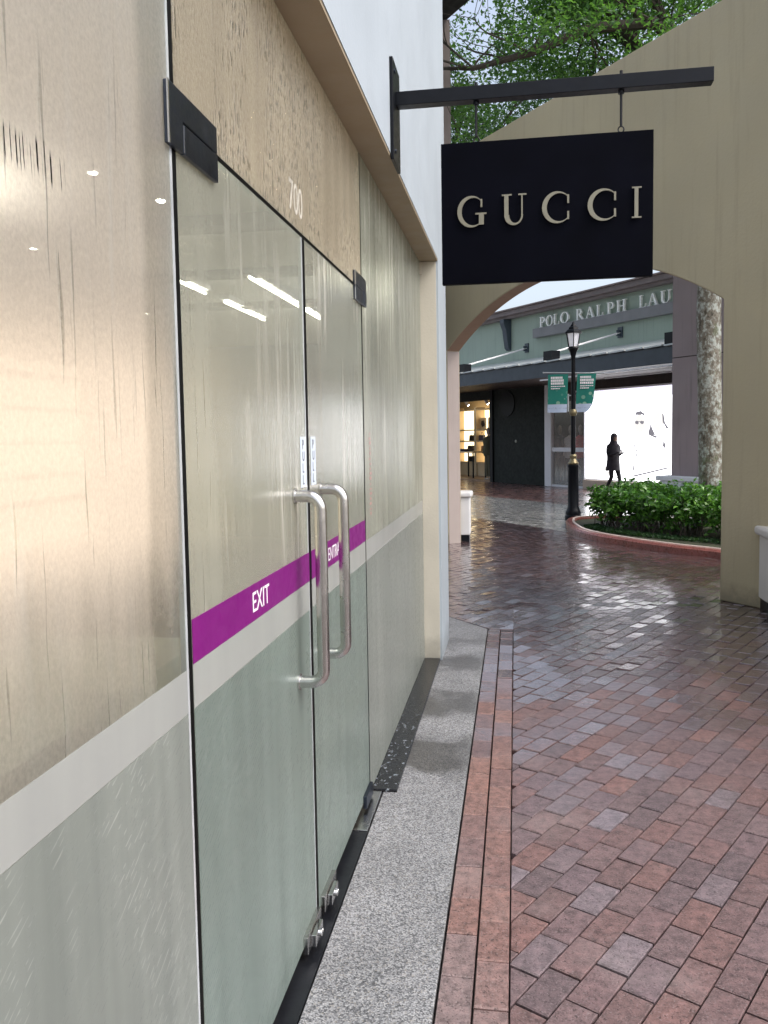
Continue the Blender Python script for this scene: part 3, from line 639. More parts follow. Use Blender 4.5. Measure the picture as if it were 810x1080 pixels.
# backlit display wall
def shelf_unit(x, y0, y1, label):
    t = thing('display_shelf', (x, (y0+y1)/2, 0), label, 'shelf', 'shelving blurred behind the glass')
    mb = MB(); mb.box(x-.25, x-.2, y0, y1, .02, 2.7); mb.build('back_panel', m_led, t)
    mb = MB()
    for z in (.1, .75, 1.1, 1.55, 2.0, 2.45): mb.box(x-.2, x+.2, y0, y1, z, z+.05)
    mb.build('shelf', m_iwall, t, bevel=.004)
    mb = MB(); mb.box(x-.25, x+.2, y0-.06, y0, .02, 2.75); mb.box(x-.25, x+.2, y1, y1+.06, .02, 2.75); mb.build('side_panel', m_iwall, t)
shelf_unit(-4.2, .8, 3.4, 'warm glowing shelf unit blurred behind the foggy fixed panel')
shelf_unit(-6.4, 6., 12., 'dim pale shelf unit blurred behind the glass doors')
t = thing('counter', (-1.3, 1.6, 0), 'pale topped counter with dark body behind the foggy panel', 'counter')
m_cb = pm('counter_brown', (.16, .13, .11), .5)
mb = MB(); mb.prism([(-1.75, .3), (-1.06, .3), (-1.06, 1.82), (-.93, 1.82), (-.93, 2.3), (-1.75, 2.3)], (0, 0, .005), (1,0,0), (0,1,0), (0,0,.905)); mb.build('body', m_cb, t, bevel=.006)
mb = MB(); mb.prism([(-1.78, .28), (-1.04, .28), (-1.04, 1.80), (-.91, 1.80), (-.91, 2.32), (-1.78, 2.32)], (0, 0, .911), (1,0,0), (0,1,0), (0,0,.10)); mb.build('top', pm('counter_top', (.85, .80, .72), .4, emit=(1., .9, .75), estr=.0), t, bevel=.006)
t = thing('table', (-1.03, 3.4, 0), 'dark low table blurred behind the EXIT door', 'table')
mb = MB(); mb.box(-1.35, -.70, 2.68, 4.3, .45, .49); mb.build('tabletop', pm('table_brown', (.14, .12, .10), .4), t, bevel=.004)
mb = MB(); mb.box(-1.35, -.70, 2.665, 2.678, .455, .495); mb.build('metal_rim', m_steel, t)
for x in (-1.32, -.78):
    for y in (2.72, 4.2):
        mb = MB(); mb.box(x, x+.05, y, y+.05, .004, .449); mb.build('leg', m_steel, t)
mb = MB()
pts = [(-1.0-.02*math.cos(k*.9), 2.55+.055*k, .765-.05*math.sin(math.pi*k/10)) for k in range(11)]
for p in pts: mb.lathe([(.001, -.03), (.024, -.02), (.032, 0), (.024, .02), (.001, .03)], p, 10)
tag(mb.build('garland', pm('pink_bead', (.75, .13, .26), .5), smooth_=True), 'pink beaded garland blurred behind the EXIT door', 'garland')
# ------------------------------------------------------------------ bracket and hanging sign
SY = 3.72
br = thing('sign_bracket', (-.52, SY, 2.98), 'black steel bracket arm bolted to the white wall', 'bracket')
mb = MB(); mb.box(-.5195, -.505, SY-.105, SY+.105, 2.775, 3.20); mb.build('wall_plate', m_black, br, bevel=.002)
for z in (2.82, 3.155):
    mb = MB(); mb.tube([(-.5048, SY-.06, z), (-.499, SY-.06, z)], .010, 6); mb.build('bolt', m_darksteel, br)
mb = MB(); mb.box(-.5045, .81, SY-.028, SY+.028, 3.025, 3.083); mb.build('arm', m_black, br, bevel=.002)
sg = thing('hanging_sign', (.14, SY, 2.25), 'black hanging board with pale raised GUCCI letters', 'sign')
mb = MB(); mb.box(-.312, .575, SY-.018, SY+.018, 2.253, 2.852); mb.build('board', m_signboard, sg, bevel=.002)
for x in (-.16, .445):
    mb = MB(); mb.tube([(x, SY, 2.878), (x, SY, 3.024)], .0055, 8); mb.tube([(x, SY, 3.0835), (x, SY, 3.105)], .007, 8); mb.tube([(x, SY, 3.012), (x, SY, 3.0245)], .013, 10)
    ring = [(x+.012*math.cos(R(a)), SY, 2.866+.013*math.sin(R(a))) for a in range(0, 361, 30)]
    mb.tube(ring, .003, 6); mb.build('hanger_rod', m_black, sg, smooth_=True)
mb = MB()
for ch, x0, x1, z0 in (('G', -.243, -.118, 2.492), ('U', -.052, .052, 2.492), ('C', .117, .235, 2.490), ('C', .306, .428, 2.490), ('I', .487, .526, 2.492)):
    letter(mb, ch, (x0, SY-.0235, z0), (1, 0, 0), (0, 0, 1), (0, -.006, 0), x1-x0, .128)
mb.build('lettering', m_letter, sg)
# ------------------------------------------------------------------ arch wall
aw = thing('arch_wall', Q0 + U*2.5, 'tall tan rendered wall pierced by a wide shallow arch', 'wall')
def archz(s): return 3.5 - (4.64 - math.sqrt(max(0, 4.64**2-(s-2.48)**2)))
prof = [(0.03+4.9*i/36) for i in range(37)]
outer = [(-1.6, 0), (.03, 0), (.03, archz(.03))] + [(s, archz(s)) for s in prof[1:-1]] + [(4.93, archz(4.93)), (4.93, 0), (9.5, 0), (9.5, 5.47), (-1.6, 5.47)]
mb = MB(); TH = .22
mb.prism(outer, AW(0, 0, 0), U, Z, -V*TH); mb.build('wall', m_tan, aw, bevel=.012)
mb = MB()   # coloured lining of the arch reveal
for a, b in zip(prof[:-1], prof[1:]):
    c = [AW(a, -.013, archz(a)-.004), AW(b, -.013, archz(b)-.004), AW(b, -TH+.013, archz(b)-.004), AW(a, -TH+.013, archz(a)-.004),
         AW(a, -.013, archz(a)-.0005), AW(b, -.013, archz(b)-.0005), AW(b, -TH+.013, archz(b)-.0005), AW(a, -TH+.013, archz(a)-.0005)]
    mb.hexa(c)
mb.build('arch_soffit', m_arch, aw)
mb = MB(); fbox(mb, .0305, .0345, -TH+.013, -.013, 0, archz(.03)-.006, AW); mb.build('reveal', m_jambgrey, aw)
TX = Vector((-.935, 12.9, 0))
tb = thing('tan_building', TX - U*1.5, 'brownish tower wall with dark overhanging roof edge above the arch wall', 'building')
def TW(s, o, z): return TX + U*s + V*o + Z*z
mb = MB(); mb.prism([(-4.5, 12.9), (-.935, 12.9), (-.985, 13.5), (-4.5, 13.5)], (0, 0, 0), (1,0,0), (0,1,0), (0,0,7.76)); mb.build('wall', pm('mauve_brown_render', (.30, .25, .235), .8, var=.06, bscale=40, streak=.2), tb)
mb = MB(); fbox(mb, -3., 2.6, 0.03, 1.6, 7.763, 7.95, TW); mb.build('roof', pm('dark_timber_eave', (.022, .02, .018), .7, var=.3), tb)
# ------------------------------------------------------------------ low white walls
m_lowwall = pm('white_low_wall', (.66, .66, .67), .6, var=.05, bscale=50, streak=.12)
m_lowcream = pm('offwhite_low_wall', (.58, .55, .52), .65, var=.05, bscale=50, streak=.15)
def lowwall(x0, x1, y0, y1, label, mat, h=.74):
    t = thing('low_wall', ((x0+x1)/2, (y0+y1)/2, 0), label, 'low wall')
    mb = MB(); mb.box(x0+.02, x1-.02, y0+.02, y1-.02, .10, h-.085); mb.build('wall', mat, t, bevel=.01)
    mb = MB(); mb.box(x0-.015, x1+.015, y0-.015, y1+.015, h-.083, h); mb.build('coping', mat, t, bevel=.03, seg=4)
    mb = MB(); mb.box(x0+.03, x1-.03, y0+.03, y1-.03, 0, .099); mb.build('plinth', m_black, t)
lowwall(2.125, 2.55, 2.5, 7.86, 'off-white low wall with rounded coping beside the right tan pier', m_lowcream, .745)
lowwall(-2.6, -.655, 12.38, 12.75, 'small white rounded low wall behind the left arch pier', m_lowwall, .745)
# ------------------------------------------------------------------ planter island, kerb, hedge, tree
kp = [(3.6, 9.55), (2.5, 10.86), (1.937, 11.43), (1.30, 12.33), (.98, 13.05), (.885, 13.75), (.87, 14.4), (.95, 14.95), (1.25, 15.3), (1.8, 15.35), (3.2, 14.6), (6.5, 12.5)]
def spline(pts, n=8):
    o = []
    for i in range(len(pts)-1):
        p0, p1, p2, p3 = [Vector((*pts[max(0, min(len(pts)-1, i+k))], 0)) for k in (-1, 0, 1, 2)]
        for j in range(n):
            t = j/n; o.append(.5*((2*p1)+(p2-p0)*t+(2*p0-5*p1+4*p2-p3)*t*t+(3*p1-p0-3*p2+p3)*t**3))
    o.append(Vector((*pts[-1], 0))); return o
kl = spline(kp)
mb = MB()
sec = [(-.03, -.02), (.115, -.02), (.115, .085), (.095, .105), (0, .105), (-.03, .08)]
ring = []
for i, p in enumerate(kl):
    d = (kl[min(i+1, len(kl)-1)]-kl[max(i-1, 0)]).normalized(); nn = Vector((d.y, -d.x, 0))  # right of travel = inside
    ring.append([p+nn*a+Z*b for a, b in sec])
ns = len(sec); vs = [v for r_ in ring for v in r_]
fs = [(i*ns+k, i*ns+(k+1) % ns, (i+1)*ns+(k+1) % ns, (i+1)*ns+k) for i in range(len(ring)-1) for k in range(ns)]
fs += [tuple(range(ns)), tuple(range((len(ring)-1)*ns, len(ring)*ns))]
mb.add(vs, fs)
m_kerb = pm('red_painted_kerb', (.19, .065, .055), .3, var=.25, vscale=9, bscale=60)
tag(mb.build('kerb', m_kerb), kind='structure')
mb = MB()
sec2 = [(.075, .1065), (.112, .1065), (.112, .116), (.08, .117)]
vs = []
for i, p in enumerate(kl):
    d = (kl[min(i+1, len(kl)-1)]-kl[max(i-1, 0)]).normalized(); nn = Vector((d.y, -d.x, 0))
    vs += [p+nn*a+Z*b for a, b in sec2]
fs = [(i*4+k, i*4+(k+1) % 4, (i+1)*4+(k+1) % 4, (i+1)*4+k) for i in range(len(kl)-1) for k in range(4)]
mb.add(vs, fs)
tag(mb.build('kerb_edge', pm('pale_kerb_edge', (.62, .52, .48), .35, var=.15, vscale=10)), kind='structure')
mb = MB(); mb.add([(p.x, p.y, .06) for p in kl], [tuple(range(len(kl)))])
tag(mb.build('planter_soil', pm('dark_soil', (.035, .04, .022), .9, var=.5, vscale=8, bscale=60, bstr=.6)), kind='structure')
def mat_leaf(name, stops, rough=.45, trans=.35, spec=.4):
    m, nt, out = newmat(name)
    rnd = N(nt, 'ShaderNodeNewGeometry').outputs['Random Per Island']
    cl = noise(nt, pos(nt), 1.6, 2)
    c = ramp(nt, M(nt, 'ADD', M(nt, 'MULTIPLY', rnd, .6), M(nt, 'MULTIPLY', M(nt, 'SUBTRACT', cl, .3), .9)), stops)
    b = N(nt, 'ShaderNodeBsdfPrincipled', None, {'Base Color': c, 'Roughness': rough, 'Specular IOR Level': spec})
    tr = N(nt, 'ShaderNodeBsdfTranslucent', None, {0: mixc(nt, 1., c, (1.3, 1.5, .5), 'MULTIPLY')})
    mx = N(nt, 'ShaderNodeMixShader', None, {0: trans, 1: b.outputs[0], 2: tr.outputs[0]})
    nt.links.new(mx.outputs[0], out.inputs[0]); return m
m_hedge = mat_leaf('hedge_leaf', [(0, (.020, .055, .012)), (.35, (.04, .12, .02)), (.65, (.085, .22, .035)), (1, (.17, .34, .06))], .28, .25, .6)
m_canopy = mat_leaf('canopy_leaf', [(0, (.035, .08, .035)), (.4, (.075, .165, .06)), (.7, (.12, .24, .08)), (1, (.19, .32, .10))], .42, .5)
m_canopy2 = mat_leaf('dark_canopy_leaf', [(0, (.012, .035, .018)), (.5, (.03, .075, .03)), (1, (.07, .14, .05))], .5, .35)
m_twig = pm('twig_bark', (.06, .05, .04), .85, var=.3, vscale=20)
def leaves(name, C, L, W, mat, parent, flat=.5, fold=.25):
    """C: n x 3 leaf centres; each leaf a folded four-sided blade"""
    n = len(C)
    d = rng.normal(size=(n, 3)); d[:, 2] *= .6; d /= np.linalg.norm(d, axis=1)[:, None]
    up = rng.normal(size=(n, 3))*(1-flat) + np.array([0, 0, 1.])*flat
    sd = np.cross(d, up); sd /= np.linalg.norm(sd, axis=1)[:, None]+1e-9
    nr = np.cross(sd, d)
    l = (L*rng.uniform(.6, 1.25, n))[:, None]; w_ = (W*rng.uniform(.6, 1.25, n))[:, None]
    a = C - d*l*.5; b = C + sd*w_*.5 + nr*w_*fold; c = C + d*l*.5 - nr*l*.12; e = C - sd*w_*.5 + nr*w_*fold; m_ = C + d*l*.02
    off = np.array(wloc(parent)) if parent is not None else 0
    vs = np.stack([a, b, c, e, m_], 1).reshape(-1, 3) - off
    i = np.arange(n)*5
    f = np.stack([i, i+1, i+4, i+1, i+2, i+4, i+2, i+3, i+4, i+3, i, i+4], 1).reshape(-1)
    me = bpy.data.meshes.new(name); nv, nf = n*5, n*4
    me.vertices.add(nv); me.vertices.foreach_set('co', vs.astype(np.float32).ravel())
    me.loops.add(nf*3); me.loops.foreach_set('vertex_index', f.astype(np.int32))
    me.polygons.add(nf); me.polygons.foreach_set('loop_start', np.arange(nf, dtype=np.int32)*3)
    me.update(calc_edges=True); me.validate()
    me.materials.append(mat)
    o = bpy.data.objects.new(name, me); COL.objects.link(o)
    if parent is not None: o.parent = parent
    return o
hd = thing('hedge', (2.4, 13.3, .06), 'glossy green clipped hedge in the red kerbed planter', 'hedge', None)
fr_l = [(1.28, 14.0), (1.55, 13.3), (2.05, 12.65), (2.85, 11.95), (3.9, 10.9), (4.9, 10.0)]
pts = spline(fr_l, 10)
C = []; stems = MB()
clumps = []
for k in range(520):
    t = random.random()*(len(pts)-1); i = int(t); p = pts[i].lerp(pts[min(i+1, len(pts)-1)], t-i)
    dep = random.random()**1.3*1.35
    q = p + Vector((.72, .69, 0))*dep
    top = .66 + .07*math.sin(q.x*5+q.y*3) + .05*random.random()
    zz = .20 + (top-.20)*random.random()**.55
    if q.y > 15.0: continue
    clumps.append((q.x, q.y, zz))
    if random.random() < .28: stems.tube([(q.x+random.gauss(0, .05), q.y+random.gauss(0, .05), .05), (q.x, q.y, zz*.6), (q.x+random.gauss(0, .06), q.y, zz)], [.011, .007, .004], 5)
clumps = np.array(clumps)
C = np.repeat(clumps, 36, 0) + rng.normal(size=(len(clumps)*36, 3))*np.array([.075, .075, .06])
C = C[C[:, 2] > .09]
leaves('foliage', C, .095, .05, m_hedge, hd, .55)
stems.build('stem', m_twig, hd)
# low ground cover in front of the hedge
gc = []
for k in range(5200):
    t = random.random()*(len(pts)-1); i = int(t); p = pts[i].lerp(pts[min(i+1, len(pts)-1)], t-i)
    q = p + Vector((-.72, -.69, 0))*(random.random()*.32-.05); gc.append((q.x, q.y, .065+random.random()*.035))
g_ = leaves('ground_cover', np.array(gc), .055, .022, m_canopy2, None, .5); tag(g_, 'low dark ground cover along the planter kerb', 'ground cover', None, 'stuff')
# tree with lichen-spotted trunk behind the arch
def mat_trunk():
    m, nt, out = newmat('lichen_bark')
    p = pos(nt); n = noise(nt, pos(nt, (1, 1, .7)), 15, 6, .68); n2 = noise(nt, pos(nt, (1, 1, .35)), 4, 4, .6)
    v = N(nt, 'ShaderNodeTexVoronoi', None, {'Vector': pos(nt, (1, 1, .7)), 'Scale': 34.}).outputs['Distance']
    c = ramp(nt, n2, [(.3, (.12, .10, .075)), (.7, (.22, .20, .16))])
    c = mixc(nt, smooth(nt, n, .46, .60), c, (.40, .43, .40))
    c = mixc(nt, smooth(nt, n, .44, .34, 0, .85), c, (.035, .032, .022))
    c = mixc(nt, smooth(nt, noise(nt, p, 5, 3), .58, .68, 0, .5), c, (.10, .13, .06))
    b = N(nt, 'ShaderNodeBsdfPrincipled', None, {'Base Color': c, 'Roughness': .7, 'Normal': bump(nt, M(nt, 'ADD', n, M(nt, 'MULTIPLY', v, .5)), .7, .02)})
    nt.links.new(b.outputs[0], out.inputs[0]); return m
m_trunk = mat_trunk()
def branch(mb, p, d, L, r, depth, tips, wander=.25, up=.12):
    n = 6; pts = [Vector(p)]; dd = Vector(d).normalized(); rad = [r]
    for k in range(n):
        dd = (dd + Vector((random.gauss(0, wander), random.gauss(0, wander), random.gauss(0, wander)+up))*.35).normalized()
        pts.append(pts[-1]+dd*L/n); rad.append(r*(1-.55*(k+1)/n))
    mb.tube(pts, rad, 8 if r > .05 else 5)
    if depth == 0: tips += pts[2:]; return
    for k in range(4 if depth > 1 else 3):
        i = random.randint(2, n); a = random.uniform(0, 2*math.pi)
        nd = (dd*.8 + Vector((math.cos(a), math.sin(a), random.uniform(-.25, .45)))*.8).normalized()
        branch(mb, pts[i], nd, L*random.uniform(.5, .75), rad[i]*.62, depth-1, tips, wander, up)
    tips += pts[-2:]
tr = thing('shade_tree', (3.06, 14.0, .05), 'leafy tree with pale lichen-spotted trunk rising beside the hedge', 'tree')
mb = MB(); tips = []
tpts = [(3.07, 14.0, .04), (3.10, 14.0, .5), (3.08, 14.0, 1.3), (3.05, 14.0, 2.4), (3.03, 14.0, 3.4), (3.04, 14.0, 4.6), (3.0, 14.0, 5.6), (2.95, 14.0, 6.6)]
mb.tube(tpts, [.25, .19, .185, .18, .185, .17, .16, .14], 20)
tk = mb.build('trunk', m_trunk, tr, smooth_=True)
mb = MB()
limb = [(2.95, 14, 6.4), (2.7, 13.4, 7.0), (2.0, 12.9, 7.45), (1.06, 12.7, 7.36), (.25, 12.6, 7.05), (-.57, 12.6, 6.90), (-1.3, 12.7, 7.0)]
mb.tube(limb, [.12, .10, .085, .07, .055, .035, .015], 8)
for i in range(2, 7):
    for k in range(4):
        a = random.uniform(0, 2*math.pi); branch(mb, limb[i], Vector((-.4+math.cos(a)*.7, math.sin(a)*.8, random.uniform(-.5, .7))), random.uniform(1., 1.9), .018, 1, tips, .3, .02)
for d, L in (((.6, .3, 1), 2.8), ((-.5, .6, 1), 2.8), ((.1, -.7, 1), 2.4), ((-.9, -.2, .8), 3.), ((1, -.4, .6), 2.6), ((-.3, .9, .5), 2.8), ((-.8, .1, 1.2), 3.2)):
    branch(mb, (2.95, 14, 6.5), d, L, .09, 2, tips, .25, .08)
mb.build('limb', m_twig, tr)
tips = np.array([tuple(t) for t in tips])
ext = np.stack([rng.uniform(-3.2, 6, 300), rng.uniform(12.2, 16.5, 300), rng.uniform(6.3, 10.8, 300)], 1)
low = np.stack([rng.uniform(-1.6, 2.4, 70), rng.uniform(13.2, 15.8, 70), rng.uniform(5.4, 7.2, 70)], 1)
cl = np.concatenate([tips, tips, ext, low])
cl = cl[(cl[:, 2] > 5.2)]
print('canopy clumps', len(cl))
per = int(98000/len(cl))
C = np.repeat(cl, per, 0) + rng.normal(size=(len(cl)*per, 3))*np.array([.28, .28, .16])
C = C[C[:, 2] > 5.]
C = C[~((C[:, 1] < 12.95) & (np.abs(C[:, 2]-7.12-.12*C[:, 0]) < .22) & (C[:, 0] < 2.4))]
C = C[~((C[:, 0] < -.02*C[:, 1]) & (C[:, 1] < 14.2) & ((C[:, 0] < -.066*C[:, 1]) | (C[:, 2] > 7.0)))]
leaves('crown', C, .09, .042, m_canopy, tr, .6)
tr2 = thing('backdrop_tree', (-2.3, 20.5, 0), 'darker tree crown partly seen behind the nearer crown above the wall', 'tree')
mb = MB(); tips = []
mb.tube([(-2.3, 20.5, 0), (-2.3, 20.4, 3), (-2.2, 20.5, 6.5)], [.22, .18, .13], 12); mb.build('trunk', m_twig, tr2)
mb = MB()
for d in ((.8, .2, .9), (-.8, .3, .9), (.1, -.8, 1), (.2, .8, .8), (.5, -.4, 1.2), (-.5, -.3, 1.1)): branch(mb, (-2.2, 20.5, 6.3), d, 3., .08, 2, tips)
mb.build('limb', m_twig, tr2)
tips = np.array([tuple(t) for t in tips]); per = int(15000/len(tips))
C = np.repeat(tips, per, 0) + rng.normal(size=(len(tips)*per, 3))*np.array([.38, .38, .25])
leaves('crown', C, .13, .06, m_canopy2, tr2, .6)
# ------------------------------------------------------------------ street lamp with banners
LX, LY = 1.045, 15.63
lamp = thing('street_lamp', (LX, LY, 0), 'black cast iron street lamp with gold collars and white lantern', 'street lamp')
mb = MB()
mb.lathe([(.155, 0), (.155, .07), (.135, .09), (.145, .13), (.125, .18), (.10, .24), (.095, .95), (.105, .97), (.105, 1.0), (.08, 1.02)], (LX, LY, 0), 20)
mb.build('base', m_black, lamp, smooth_=True)
m_gold = pm('aged_gold_paint', (.26, .22, .13), .4, .6, var=.2, vscale=20)
mb = MB(); mb.lathe([(.095, 1.021), (.10, 1.04), (.075, 1.07), (.055, 1.12), (.065, 1.14), (.07, 1.17), (.05, 1.20)], (LX, LY, 0), 18); mb.build('collar', m_gold, lamp, smooth_=True)
mb = MB(); mb.lathe([(.044, 1.201), (.042, 1.95), (.040, 2.0), (.038, 2.9), (.042, 2.98), (.06, 3.05), (.085, 3.10), (.105, 3.115), (.10, 3.13)], (LX, LY, 0), 16); mb.build('pole', m_black, lamp, smooth_=True)
mb = MB(); mb.lathe([(.048, 1.90), (.065, 1.93), (.075, 1.96), (.065, 1.99), (.048, 2.02)], (LX, LY, 0), 16); mb.build('collar', m_gold, lamp, smooth_=True)
ln = None
mb = MB()
mb.lathe([(.098, 3.131), (.088, 3.15)], (LX, LY, 0), 6, rot=R(30))
for k in range(6):
    a = R(30+60*k); mb.tube([(LX+.092*math.cos(a), LY+.092*math.sin(a), 3.15), (LX+.132*math.cos(a), LY+.132*math.sin(a), 3.385)], .009, 6)
mb.lathe([(.168, 3.385), (.165, 3.405), (.13, 3.44), (.10, 3.46), (.09, 3.49), (.06, 3.515), (.05, 3.54), (.028, 3.555), (.022, 3.58), (.004, 3.60)], (LX, LY, 0), 6, rot=R(30))
ln = mb.build('lantern', m_black, lamp)
mb = MB(); mb.lathe([(.084, 3.151), (.122, 3.384)], (LX, LY, 0), 6, rot=R(30)); mb.build('glass', pm('milky_lantern_glass', (.80, .80, .86), .3, var=.05, emit=(.9, .92, 1.), estr=.18), ln)
mb = MB()
mb.tube([(LX-.53, LY, 2.695), (LX+.53, LY-.02, 2.660)], .011, 8); mb.tube([(LX-.16, LY, 2.27), (LX-.04, LY, 2.27)], .010, 8); mb.tube([(LX-.09, LY, 2.30), (LX-.09, LY, 1.98)], .016, 8)
for sx in (-.535, .535): mb.lathe([(.002, -.018), (.018, 0), (.002, .018)], (LX+sx, LY, 2.695 if sx < 0 else 2.66), 10)
mb.build('banner_arm', pm('pale_steel_arm', (.5, .52, .54), .4, .7), lamp)
def mat_banner():
    m, nt, out = newmat('green_banner_print')
    p = pos(nt)
    zz = N(nt, 'ShaderNodeSeparateXYZ', None, {0: p}).outputs[2]
    dots = N(nt, 'ShaderNodeTexVoronoi', None, {'Vector': pos(nt, (1, .01, 1)), 'Scale': 11., 'Randomness': .8})
    dm = M(nt, 'MULTIPLY', smooth(nt, dots.outputs['Distance'], .42, .36), smooth(nt, zz, 2.44, 2.36))
    dm = M(nt, 'MULTIPLY', dm, smooth(nt, N(nt, 'ShaderNodeSeparateColor', None, {0: dots.outputs['Color']}).outputs[0], .2, .7))
    c = mixc(nt, M(nt, 'MULTIPLY', dm, .8), ramp(nt, zz, [(0, (.015, .22, .19)), (1, (.02, .27, .22))]), (.42, .66, .52))
    hem = smooth(nt, zz, 2.118, 2.112)
    c = mixc(nt, hem, c, (.62, .72, .88))
    logo = M(nt, 'MULTIPLY', smooth(nt, noise(nt, p, 60, 2), .5, .6), smooth(nt, M(nt, 'ABSOLUTE', M(nt, 'SUBTRACT', zz, 2.045)), .018, .012))
    c = mixc(nt, M(nt, 'MULTIPLY', logo, .4), c, (.25, .30, .45))
    b = N(nt, 'ShaderNodeBsdfPrincipled', None, {'Base Color': c, 'Roughness': .6})
    tr_ = N(nt, 'ShaderNodeBsdfTranslucent', None, {0: c})
    mx = N(nt, 'ShaderNodeMixShader', None, {0: .3, 1: b.outputs[0], 2: tr_.outputs[0]})
    nt.links.new(mx.outputs[0], out.inputs[0]); return m
m_banner = mat_banner()
def banner(x0, x1, shx, rnd, label):
    t = thing('banner', ((x0+x1)/2, LY, 1.97), label, 'banner', 'green banners on the lamp post')
    mb = MB(); nx, nz = 10, 16; vs = []; zt, zb = 2.655, 1.965
    for th in (0, .004):
        for j in range(nz+1):
            v_ = j/nz; z = zt+(zb-zt)*v_
            for i in range(nx+1):
                u_ = i/nx; x = x0+(x1-x0)*u_+shx*v_*(.4+.6*u_)
                zz = z + (rnd*(max(0, u_-.55)/.45)**2.2*(v_**6))
                vs.append((x, LY-.03+th+.02*math.sin(u_*4+v_*2)*v_, zz))
    n1 = (nx+1)*(nz+1); fs = []
    for j in range(nz):
        for i in range(nx):
            a = j*(nx+1)+i; fs += [(a, a+1, a+nx+2, a+nx+1), (n1+a+nx+1, n1+a+nx+2, n1+a+1, n1+a)]
    ed = [i for i in range(nx+1)] + [j*(nx+1)+nx for j in range(1, nz+1)] + [nz*(nx+1)+i for i in range(nx-1, -1, -1)] + [j*(nx+1) for j in range(nz-1, 0, -1)]
    for a, b in zip(ed, ed[1:]+ed[:1]): fs.append((a, b, n1+b, n1+a))
    mb.add(vs, fs); mb.build('cloth', m_banner, t, smooth_=True)
    mb = MB(); wd = x1-x0
    for k, (ww, hh) in enumerate(((.62, .038), (.70, .042), (.66, .04), (.74, .018), (.5, .018))):
        zc = 2.595-k*.052+(.012 if k > 3 else 0); x = x0+.05
        while x < x0+.05+wd*ww*.92:
            l_ = random.uniform(.018, .034); mb.box(x, x+l_, LY-.0335-.002*k, LY-.0315+.001, zc-hh/2, zc+hh/2); x += l_+.006
    mb.build('lettering', m_whitevinyl, t)
banner(.595, .955, -.03, 0., 'green banner with straight white hem on dark-wall side of lamp post')
banner(1.115, 1.45, -.075, .13, 'green banner with rounded lower corner in front of bright display')
# ------------------------------------------------------------------ store across the lane
store = thing('store_building', P0 + U*2, 'green gabled store front with white POLO RALPH LAUREN letters', 'building')
def F(name, args, mat, parent=store, bevel=0.):
    mb = MB()
    for a in (args if isinstance(args, list) else [args]): fbox(mb, *a)
    return mb.build(name, mat, parent, bevel=bevel)
m_green = pm('sage_render', (.33, .405, .335), .75, var=.07, vscale=1.2, bscale=30, streak=.3)
m_dkgreen = pm('dark_green_boards', (.012, .016, .013), .6, var=.3, vscale=3, streak=.3, spec=.25)
m_bluegrey = pm('blue_grey_steel', (.05, .066, .085), .45, var=.15, vscale=4, streak=.2)
m_mauve = pm('mauve_render', (.30, .245, .25), .75, var=.1, vscale=1.5, bscale=30, streak=.35)
m_eave = pm('brown_eave', (.20, .165, .16), .7, var=.12)
m_ledge = pm('grey_ledge', (.20, .20, .205), .6, var=.08, streak=.15)
m_frame = pm('white_frame', (.80, .80, .82), .4, var=.04)
m_dkbrown = pm('dark_brown_timber', (.045, .032, .028), .6, var=.25, vscale=5)
m_sheet = pm('pale_metal_sheet', (.55, .58, .58), .4, .4, var=.1)
F('wall', [(-14, 18, -.3, 0, 3.08, 5.28), (-14, -7.2, -.3, 0, 0, 3.08), (5.2, 18, -.3, 0, 0, 3.08)], m_green)
F('eave', [(-14, 18, -.3, .32, 5.282, 5.42), (-14, 18, -.3, .22, 5.20, 5.281)], m_eave)
mb = MB(); mb.prism([(.38, 5.421), (.38, 5.46), (-7, 6.6), (-7, 6.5)], FW(-14, 0, 0), V, Z, U*32); mb.build('roof', pm('roof_tile', (.22, .17, .16), .7, var=.2, vscale=6), store)
F('sign_ledge', (-.44, 11.2, .002, .16, 4.46, 4.735), m_ledge, bevel=.01)
mb = MB()
slots = [('P', -.17, .11), ('O', .14, .46), ('L', .50, .74), ('O', .80, 1.18), ('R', 1.50, 1.84), ('A', 1.90, 2.26), ('L', 2.34, 2.60), ('P', 2.76, 3.03), ('H', 3.12, 3.48), ('L', 3.95, 4.19), ('A', 4.25, 4.60), ('U', 4.68, 5.02), ('R', 5.10, 5.44), ('E', 5.52, 5.80), ('N', 5.88, 6.22)]
for ch, s0, s1 in slots: letter(mb, ch, FW(s0, .05, 4.742), U, Z, V*.06, s1-s0, .31)
mb.build('lettering', m_white_letter, store)
for s in (-1.85, 6.4):
    mb = MB(); pr = [(0, 5.19), (.30, 5.19), (.30, 5.08), (.20, 4.85), (.16, 4.55), (.12, 4.30), (.04, 4.22), (0, 4.24)]
    mb.prism(pr, FW(s-.11, .002, 0), V, Z, U*.22); mb.build('corbel', m_bluegrey, store, bevel=.01)
AO = 2.5
aw_ = F('awning', (-9, 7.84, AO-.09, AO, 3.0, 3.36), m_bluegrey, bevel=.006); tag(aw_, 'blue-grey steel awning beam')
mb = MB(); s = -9.
while s < 7.7:
    mb.prism([(0, 3.362), (.50, 3.378), (.50, 3.41), (0, 3.395)], FW(s, AO+.07, 0), U, Z, -V*.35); s += .56
mb.build('roof_sheet_edge', m_sheet, aw_)
mb = MB(); mb.prism([(AO-.29, 3.37), (AO-.29, 3.40), (.003, 3.88), (.003, 3.84)], FW(-9, 0, 0), V, Z, U*16.84); mb.build('roof_sheet', m_sheet, aw_)
mb = MB(); fbox(mb, -9, 7.84, .003, AO-.092, 3.02, 3.075); mb.build('ceiling', m_dkbrown, aw_)
